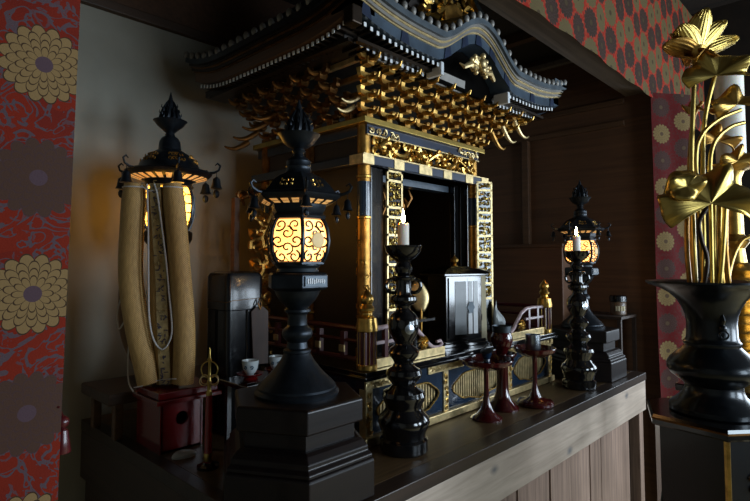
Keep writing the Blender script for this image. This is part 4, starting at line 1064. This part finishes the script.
# ================================================================== little black cabinet on the deck
x, y = 1.352, .952; rz = R(-14)
cb = thing('miniature_shrine', 'small black cabinet with pale door panels and gold knob on the shrine deck', 'cabinet', (x, y, .17))
def rot(u, v): return (x+u*cos(rz)-v*sin(rz), y+u*sin(rz)+v*cos(rz))
q = MB(); q.box((x, y, .175), (.176, .112, .010), rz); q.box((x, y, .184), (.162, .102, .008), rz); q.build('cabinet_base', 'black_lacquer', cb, False, bevel=.0015)
q = MB(); q.box((x, y, .283), (.142, .086, .190), rz); q.build('cabinet_body', 'black_lacquer', cb, False, bevel=.0015)
q = MB(); q.box((x, y, .382), (.176, .116, .007), rz); q.box((x, y, .3925), (.190, .128, .014), rz, taper=.66); q.box((x, y, .403), (.10, .066, .007), rz, taper=.7); q.build('cabinet_roof', 'black_lacquer', cb, False, bevel=.0015)
MB().lathe([(.009, .405), (.010, .409), (.005, .413), (.006, .416), (.011, .421), (.012, .427), (.008, .433), (.003, .437), (.0004, .443)], (x, y, 0), 20).build('gold_knob', 'gold', cb)
def slab(u0, u1, v0, v1, w0, w1, name, mat, par): return MB().prism([(u0, v0), (u1, v0), (u1, v1), (u0, v1)], lambda u, v, w_: rot(u, -.043-w_)+(v,), w0, w1).build(name, mat, par, False)
d1 = slab(-.062, .0085, .194, .372, 0, .004, 'door', 'black_lacquer', cb); slab(-.040, .004, .204, .362, .004, .005, 'door_panel', 'door_pane', d1)
d2 = slab(.0095, .064, .194, .372, 0, .004, 'door', 'black_lacquer', cb); slab(.0125, .028, .204, .362, .004, .005, 'door_panel', 'white_paint', d2); slab(.033, .050, .204, .362, .004, .005, 'door_panel', 'white_paint', d2)
MB().prism([(.022+.013*cos(a)*(1+.12*cos(6*a)), .283+.018*sin(a)*(1+.12*cos(6*a))) for a in [i*2*pi/36 for i in range(36)]], lambda u, v, w_: rot(u, -.0482-w_)+(v,), 0, .001).build('lock_plate', 'steel', cb, False)
MB().prism([(-.034, .204), (.034, .204), (.034, .362), (-.034, .362)], lambda u, v, w_: rot(-.0712-w_, u)+(v,), 0, .001).build('side_panel', 'black_satin', cb, False)

# paper packet, clear wrap, figurine and tray inside the railing
q = MB(); q.prism([(-.026, 0), (.026, 0), (.026, .225), (0, .232), (-.026, .225)], lambda u, v, w_: (1.488+u*.8, .945-u*.35+w_+.02*v, .170+v), 0, .006); o = recenter(q.build('paper_packet', 'paper', smooth=False)); tag(o, 'tall cream paper packet standing right of the small black cabinet', 'packet')
q = MB()
for dx, dz, w_, h_ in ((-.004, .062, .016, .002), (-.004, .080, .016, .002), (-.011, .071, .002, .02), (.004, .071, .002, .02), (-.004, .071, .008, .002), (-.003, .071, .002, .012)):
    q.box((1.488+dx, .9445-dx*.35+.02*(dz+.0), .17+dz), (w_, .002, h_))
q.build('stamp', 'ink', o, False); q = MB(); q.box((1.487, .9465, .285), (.014, .0015, .012)); q.build('orange_mark', 'ink_orange', o, False)
q = MB(); 
for u in (-.02, .02): q.ball((1.488+u*.8, .948, .397), .003, 8)
q.build('gilt_corner', 'gold', o)
g = []
for i in range(9):
    row = []
    for j in range(9):
        u = i/8; v = j/8; row.append((1.535+.045*u+.006*sin(v*7), .925-.02*u+.006*sin(u*9+v*5), .170+.125*v*(1-u*.75)))
    g.append(row)
q = MB(); q.quad_grid(g); o = q.build('clear_wrapper', 'plastic_clear'); o.modifiers.new('s', 'SOLIDIFY').thickness = .001; tag(recenter(o), 'crumpled translucent wrapper leaning beside the cream paper packet', 'wrapper')
lf = thing('gilt_lotus_petal', 'pale gilt lotus petal ornament standing inside the shrine doorway', 'ornament', (1.225, .985, .17+.016))
g = []
for i in range(13):
    row = []
    for j in range(13):
        v = i/12; u = (j/12-.5)*2; hw = .030*sin(pi*min(1, v*.92+.08))**.7; row.append((1.225+u*hw*.69, .985-u*hw*.72-.01*(1-u*u)+.012*v, .275+.095*v))
    g.append(row)
q = MB(); q.quad_grid(g); o = q.build('petal', 'gold_pale', lf); o.modifiers.new('s', 'SOLIDIFY').thickness = .003
MB().tube([(1.225, .985, .186), (1.222, .98, .24), (1.225, .982, .285)], .004, 8).build('stem', 'gold_old', lf)
MB().lathe([(.018, .186), (.018, .19), (.006, .194), (.004, .196)], (1.225, .985, 0), 20).build('foot', 'gold_old', lf)
t = thing('small_black_tray', 'thin black tray on a pedestal behind the left candlestick', 'tray', (1.13, .935, .17))
MB().box((1.13, .935, .262), (.11, .07, .008), 0).build('tray_top', 'black_lacquer', t, False, bevel=.001)
MB().lathe([(.03, .170), (.03, .176), (.012, .182), (.010, .25), (.02, .258)], (1.13, .935, 0), 24).build('pedestal', 'black_lacquer', t)
lathe_thing('round_wooden_box', 'flat round brown box at the right front corner of the shrine deck', 'box', 1.725, .905, [(.030, .17), (.032, .172), (.032, .186), (.030, .189), (.001, .190)], 'jar_brown')

# ================================================================== right side: cupboard, shelf, jar
t = thing('brown_cupboard', 'plain dark brown cupboard against the right wall behind the shrine', 'cupboard', (2.29, 1.27, -AT))
MB().bx(2.205, 2.385, .99, 1.58, -AT, .485).build('cupboard_body', 'panel_brown', t, False, bevel=.004)
MB().bx(2.20, 2.388, .985, 1.585, .485, .50).build('cupboard_top', 'wood_brown', t, False, bevel=.003)
t2 = thing('side_shelf', 'narrow dark shelf unit beyond the right end of the altar', 'shelf', (2.30, .85, -AT))
MB().bx(2.215, 2.40, .755, .935, .188, .20).build('shelf_board', 'altar_dark', t2, False, bevel=.002)
for a, b_ in ((2.222, .765), (2.392, .765), (2.222, .925), (2.392, .925)): MB().box((a, b_, (-AT+.188)/2), (.014, .014, AT+.188)).build('post', 'altar_dark', t2, False)
MB().bx(2.222, 2.392, .765, .925, -.3, -.288).build('shelf_board', 'altar_dark', t2, False)
x, y = 2.31, .80
t = thing('lidded_jar', 'small brown jar with dark lid on the shelf by the right wall', 'jar', (x, y, .20))
MB().lathe([(.028, .20), (.031, .203), (.032, .25), (.028, .256)], (x, y, 0), 30).build('jar_body', 'jar_brown', t); MB().lathe([(.034, .256), (.034, .277), (.030, .281), (.001, .282)], (x, y, 0), 30).build('lid', 'black_satin', t)
q = MB()
for a in (3.3, 3.6, 3.9, 4.2): q.box((x+.0315*cos(a), y+.0315*sin(a), .228), (.007, .007, .020), a)
q.build('jar_label', 'paper', t, False)

# ================================================================== RIGHT FOREGROUND: stand, vase, lotus
VX, VY, VZ = 1.300, .262, .108
t = thing('hexagonal_stand', 'black lacquered hexagonal stand with gold edging under the black vase', 'stand', (VX, VY, -AT))
ph = R(200); c = (VX, VY, 0)
MB().lathe([(.135, VZ-.022), (.139, VZ-.018), (.139, VZ-.006), (.136, VZ), (.02, VZ)], c, 6, ph).build('stand_top', 'black_lacquer', t, False)
q = MB(); q.lathe([(.1395, VZ-.010), (.1403, VZ-.009), (.1403, VZ-.007), (.1395, VZ-.006)], c, 6, ph, cap=False); q.build('gilt_edge', 'gold_brown', t, False)
MB().lathe([(.200, -AT), (.195, -.80), (.120, -.60), (.122, -.10), (.123, VZ-.022)], c, 6, ph).build('stand_body', 'black_satin', t, False)
for k in range(6):
    a = ph+k*pi/3; q = MB().tube([(VX+.124*cos(a), VY+.124*sin(a), VZ-.024), (VX+.123*cos(a), VY+.123*sin(a), -.10), (VX+.121*cos(a), VY+.121*sin(a), -.60)], .0055, 6)
    if k in (0, 3): q.build('corner_trim', 'gold', t)
for k in range(6):
    a0 = ph+k*pi/3; a1 = a0+pi/3; am = (a0+a1)/2; rr = .122*cos(pi/6)+.003; q = MB()
    if k not in (0, 3): continue
    fn = lambda u, v, d: (VX+(rr+d)*cos(am)-u*sin(am), VY+(rr+d)*sin(am)+u*cos(am), v)
    for v0 in (.0, -.08, -.16): scrollwork(q, lambda u, v, d: fn(u-.02, v0+v-.02, d), .04, .05, .02, .0014, rnd, .001)
    q.build('panel_motif', 'gold_brown', t)
MB().tube([(VX+.10*cos(R(140)), VY+.10*sin(R(140)), .086), (VX+.132*cos(R(140)), VY+.132*sin(R(140)), -.12), (VX+.15*cos(R(140)), VY+.15*sin(R(140)), -.30)], .0014, 6).build('side_line', 'steel', t)  # thin pale line slanting down at the stand's left corner
# vase
vp = [(.080, 0), (.083, .003), (.083, .012), (.080, .016), (.070, .024), (.058, .036), (.053, .048), (.053, .056), (.062, .064), (.078, .076), (.0855, .088), (.0855, .098), (.080, .108), (.066, .122), (.055, .132), (.051, .137), (.053, .141), (.053, .145), (.049, .149), (.047, .156), (.046, .185), (.048, .200), (.053, .214), (.063, .232), (.078, .247), (.098, .258), (.116, .264), (.122, .268), (.122, .272), (.114, .271), (.09, .262), (.05, .235), (.04, .20), (.04, .05), (.001, .04)]
t = thing('flower_vase', 'large black bronze vase with flared rim on the hexagonal stand', 'vase', (VX, VY, VZ))
MB().lathe([(r, z+VZ) for r, z in vp], c, 64).build('vase_body', 'vase_black', t)
for a in (R(215), R(35)):
    q = MB(); r = .047
    q.ball((VX+r*cos(a), VY+r*sin(a), VZ+.178), .008, 10); q.ring((VX+(r+.006)*cos(a), VY+(r+.006)*sin(a), VZ+.165), .008, .002, (cos(a), sin(a), 0), 18, 6)
    q.tube([(VX+r*cos(a), VY+r*sin(a), VZ+.185), (VX+(r+.006)*cos(a), VY+(r+.006)*sin(a), VZ+.195), (VX+(r+.002)*cos(a), VY+(r+.002)*sin(a), VZ+.205)], [.004, .004, .002], 6); q.build('mask_handle', 'vase_black', t)
# golden lotus arrangement: one cast gilt bouquet standing in the vase
lo = thing('gilt_lotus_bouquet', 'gilt metal lotus flowers, leaves and stems standing in the black vase', 'flowers', (VX, VY, VZ+.05))
import mathutils
def place(sx_, up, dep=0):       # sideways / up / towards-camera offsets around the vase axis
    return (VX+er[0]*sx_*1.0+ef[0]*dep, VY+er[1]*sx_+ef[1]*dep, up)
def px(a_, b_, dep=0):           # bouquet plane through the vase axis; dep brings a piece nearer the front
    p = place((a_-708)/471, .42-(b_-262)/471); k_ = 1-dep/1.12
    return (p[0]*k_, p[1]*k_, .42+(p[2]-.42)*k_)
def stem(keys, r, mat='gold_bright', dep=0):
    return MB().tube(smooth([px(a, b_, d) for a, b_, d in keys], 7), r, 10).build('stem', mat, lo)
def leaf(cpt, nrm, rad, waves, amp, cup, mat, seed, squash=1, name='lotus_leaf', nr=14, na=112, rib=.0022, droop=0, updir=(0, 0, 1), phs=0):
    n_ = mathutils.Vector(nrm).normalized(); u = mathutils.Vector(updir).cross(n_).normalized(); v = n_.cross(u); rr_ = random.Random(seed); p1 = phs
    g = []
    for i in range(nr+1):
        f = i/nr; row = []
        for k in range(na):
            a = 2*pi*k/na; r = rad*f*(1+.06*sin(a*waves+p1)+.04*sin(a*3+1))
            h = cup*rad*f*f+amp*rad*f*f*sin(a*waves+p1)+amp*.4*rad*f**3*sin(a*(waves*2+1)+2)+rib*f**.5*abs(sin(a*7))*-1
            h += droop*rad*f*f*cos(2*a)
            p = mathutils.Vector(cpt)+u*(r*cos(a))+v*(r*sin(a)*squash)+n_*h; row.append(tuple(p))
        g.append(row)
    mb = MB(); mb.quad_grid(g, False, True); o = mb.build(name, mat, lo, angle=80); s_ = o.modifiers.new('s', 'SOLIDIFY'); s_.thickness = .0018; return o
# stems
stem([(694, 300, 0), (693, 230, .0), (694, 150, .0), (699, 75, 0), (700, 52, 0)], .0048)
stem([(700, 300, .01), (703, 250, .01), (704, 190, .0), (708, 120, .0), (722, 66, .01)], .0045)
stem([(699, 300, .03), (706, 262, .035), (701, 240, .04), (699, 222, .045), (707, 208, .05)], .004, 'bronze_brown')
stem([(716, 300, 0), (722, 250, 0), (726, 205, 0)], .0048)
stem([(722, 300, -.02), (730, 262, -.02), (742, 240, -.02), (760, 235, -.02)], .0045, 'gold')
stem([(702, 300, .0), (700, 230, .01), (698, 160, .02), (704, 135, .02), (722, 118, .02), (745, 108, .02)], .0042)
stem([(710, 300, .0), (711, 230, .0), (712, 165, .01), (718, 140, .01), (733, 126, .01), (748, 121, .01)], .0042)
stem([(690, 300, -.02), (691, 240, -.02), (690, 180, -.03), (696, 120, -.03), (706, 100, -.03)], .004, 'gold_old')
for a_, mt in ((686, 'gold_old'), (713, 'gold_bright'), (719, 'gold'), (725, 'gold_old')): stem([(a_+3, 300, -.01), (a_, 250, -.01), (a_+2, 200, -.02)], .005, mt)
def fold_leaf(hub, ux, uy, nrm, rad, folds, amp, cup, mat, ph=0, lim=(0, 2*pi), curl=0.0, ell=1.0, name='lotus_leaf'):
    # leaf with broad rounded folds running from the hub to a wavy, rolled rim
    ux = mathutils.Vector(ux).normalized(); uy = mathutils.Vector(uy).normalized(); n_ = mathutils.Vector(nrm).normalized(); h_ = mathutils.Vector(hub); g = []
    for i in range(19):
        f = i/18; row = []
        for k in range(121):
            a = lim[0]+(lim[1]-lim[0])*k/120; w_ = sin(a*folds+ph); w2 = sin(a*(folds*1.7)+ph*2.1)
            r = rad*f*(1+.07*w_+.04*w2)*(1-curl*.35*f*f); z = cup*rad*f**1.5+amp*rad*(f**1.3)*(w_+.35*w2)-curl*rad*f**4+.0006*sin(a*60)*f
            row.append(tuple(h_+ux*(r*cos(a))+uy*(r*sin(a)*ell)+n_*z))
        g.append(row)
    mb = MB(); mb.quad_grid(g); o = mb.build(name, mat, lo, angle=80); o.modifiers.new('s', 'SOLIDIFY').thickness = .0018; return o
V = mathutils.Vector; eR = V((er[0], er[1], 0)); eF = V((ef[0], ef[1], 0)); eU = V((0, 0, 1))
def dirv(r_, u_, f_): return eR*r_+eU*u_+eF*f_
# big leaf seen from its side, hub low, rim rolled over at the left
fold_leaf(px(712, 203, .07), dirv(1, .05, .15), dirv(-.02, .86, -.30), dirv(0, .40, .9), .104, 6.3, .12, .18, 'gold_bright', 1.1, (-.55, pi+.55), .25, .88)
fold_leaf(px(688, 186, .075), dirv(1, .1, .1), dirv(.1, 1, -.1), dirv(-.3, .2, 1), .040, 3, .16, .30, 'gold_bright', .3, (.9, 2*pi+.2), .35, .85)
# folded upper leaf, lower right of the flower
fold_leaf(px(722, 72, .03), dirv(.78, .30, .2), dirv(-.45, .85, -.3), dirv(-.25, .30, .9), .066, 5.2, .11, .18, 'gold_bright', .5, (-.75, pi+.05), .15, .80)
fold_leaf(px(742, 102, .01), dirv(1, .1, .2), dirv(-.1, .8, -.4), dirv(0, .5, .8), .056, 4, .20, .25, 'gold', 2.0, (-.6, pi+.7), .3, .8)
fold_leaf(px(722, 140, -.03), dirv(1, -.1, 0), dirv(.1, .8, -.4), dirv(0, .5, .8), .048, 5, .22, .3, 'gold_old', .4, (-.5, pi+.5), .3, .8)
fold_leaf(px(740, 160, -.03), dirv(1, .2, 0), dirv(.1, .8, -.4), dirv(0, .5, .8), .045, 5, .2, .3, 'gold', 1.4, (-.5, pi+.5), .3, .8)
fold_leaf(px(706, 108, -.06), dirv(1, 0, 0), dirv(0, .4, -.9), dirv(0, 1, .4), .042, 5, .2, .1, 'gold_old', .2)
# lotus flower with cupped ribbed petals
fc = px(702, 52, 0)
fl = MB().lathe([(.006, fc[2]-.014), (.011, fc[2]-.006), (.018, fc[2]+.006), (.019, fc[2]+.016), (.014, fc[2]+.020), (.001, fc[2]+.019)], (fc[0], fc[1], 0), 20).build('lotus_flower', 'gold', lo)
def petal(d, out, L, W, bend, mat):
    # d: growth direction, out: outward direction the hollow side faces away from
    d = d.normalized(); o_ = out.normalized(); s_ = d.cross(o_).normalized(); o_ = s_.cross(d).normalized(); g = []
    for i in range(17):
        f = i/16; row = []; hw = W*max(.05, sin(pi*(f*.86+.07)))**.6
        for j in range(25):
            t_ = (j/24-.5)*2; p = V(fc)+d*(L*(f-.08*t_*t_*f))+s_*(hw*t_)+o_*(bend*L*f*f+.012*f-.55*hw*t_*t_+.0011*sin(t_*26)); row.append(tuple(p))
        g.append(row)
    mb = MB(); mb.quad_grid(g); o = mb.build('petal', mat, fl, angle=80); o.modifiers.new('s', 'SOLIDIFY').thickness = .0014
petal(dirv(-.62, .72, .25), dirv(-.4, -.3, 1), .082, .030, .05, 'gold_bright')
petal(dirv(.06, 1, .20), dirv(0, -.2, 1), .096, .030, .02, 'gold_bright')
petal(dirv(.55, .85, .0), dirv(.4, -.2, 1), .088, .026, .10, 'gold_bright')
petal(dirv(.95, .55, -.2), dirv(.4, -.5, 1), .098, .020, .12, 'gold_bright')
petal(dirv(-.35, .95, -.4), dirv(-.3, .2, -1), .085, .028, .02, 'gold')
petal(dirv(.35, .95, -.5), dirv(.3, .2, -1), .088, .028, .02, 'gold')
petal(dirv(-1, .32, .1), dirv(-.2, -1, .5), .080, .026, -.10, 'gold_old')
petal(dirv(-.55, -.05, .7), dirv(0, -1, .3), .050, .020, .1, 'gold_old')
petal(dirv(.5, .02, .8), dirv(0, -1, .3), .046, .018, .1, 'gold_old')
petal(dirv(.3, .3, -1), dirv(0, -1, -.3), .060, .024, .1, 'gold_old')

# gold candlestick with a big unlit candle, standing behind the vase on its own stand
GX, GYY = 1.80, .300
t = thing('side_table', 'black side table at the right edge behind the vase', 'table', (GX, GYY, -AT))
MB().box((GX, GYY, .07), (.26, .26, .02)).build('tabletop', 'black_lacquer', t, False, bevel=.003)
for a in (-.11, .11):
    for b_ in (-.11, .11): MB().box((GX+a, GYY+b_, (.06-AT)/2), (.022, .022, AT+.06)).build('leg', 'black_lacquer', t, False)
t = thing('gilt_candlestick', 'ribbed golden candlestick at the right edge behind the vase', 'candlestick', (GX, GYY, .08)); pr = [(.07, .08), (.072, .09)]
z = .09
for k in range(13):
    r = .062-.012*sin(k/12*pi)+(.010 if k % 2 else 0); pr += [(r*.86, z+.002), (r, z+.012), (r*.86, z+.022)]; z += .0245
pr += [(.03, z+.01), (.025, z+.05), (.04, z+.07), (.025, z+.09), (.022, z+.25), (.03, z+.27), (.062, z+.285), (.064, z+.29), (.03, z+.288), (.001, z+.287)]
MB().lathe(pr, (GX, GYY, 0), 48).build('candlestick_body', 'gold', t)
tc = thing('large_candle', 'thick unlit white candle among the golden lotus leaves at right', 'candle', (GX, GYY, z+.288))
MB().lathe([(.037, z+.288), (.037, z+.545), (.034, z+.549), (.001, z+.546)], (GX, GYY, 0), 30).build('wax', 'candle_wax', tc)
MB().tube([(GX, GYY, z+.545), (GX, GYY, z+.557)], .001, 5).build('wick', 'ink', tc)
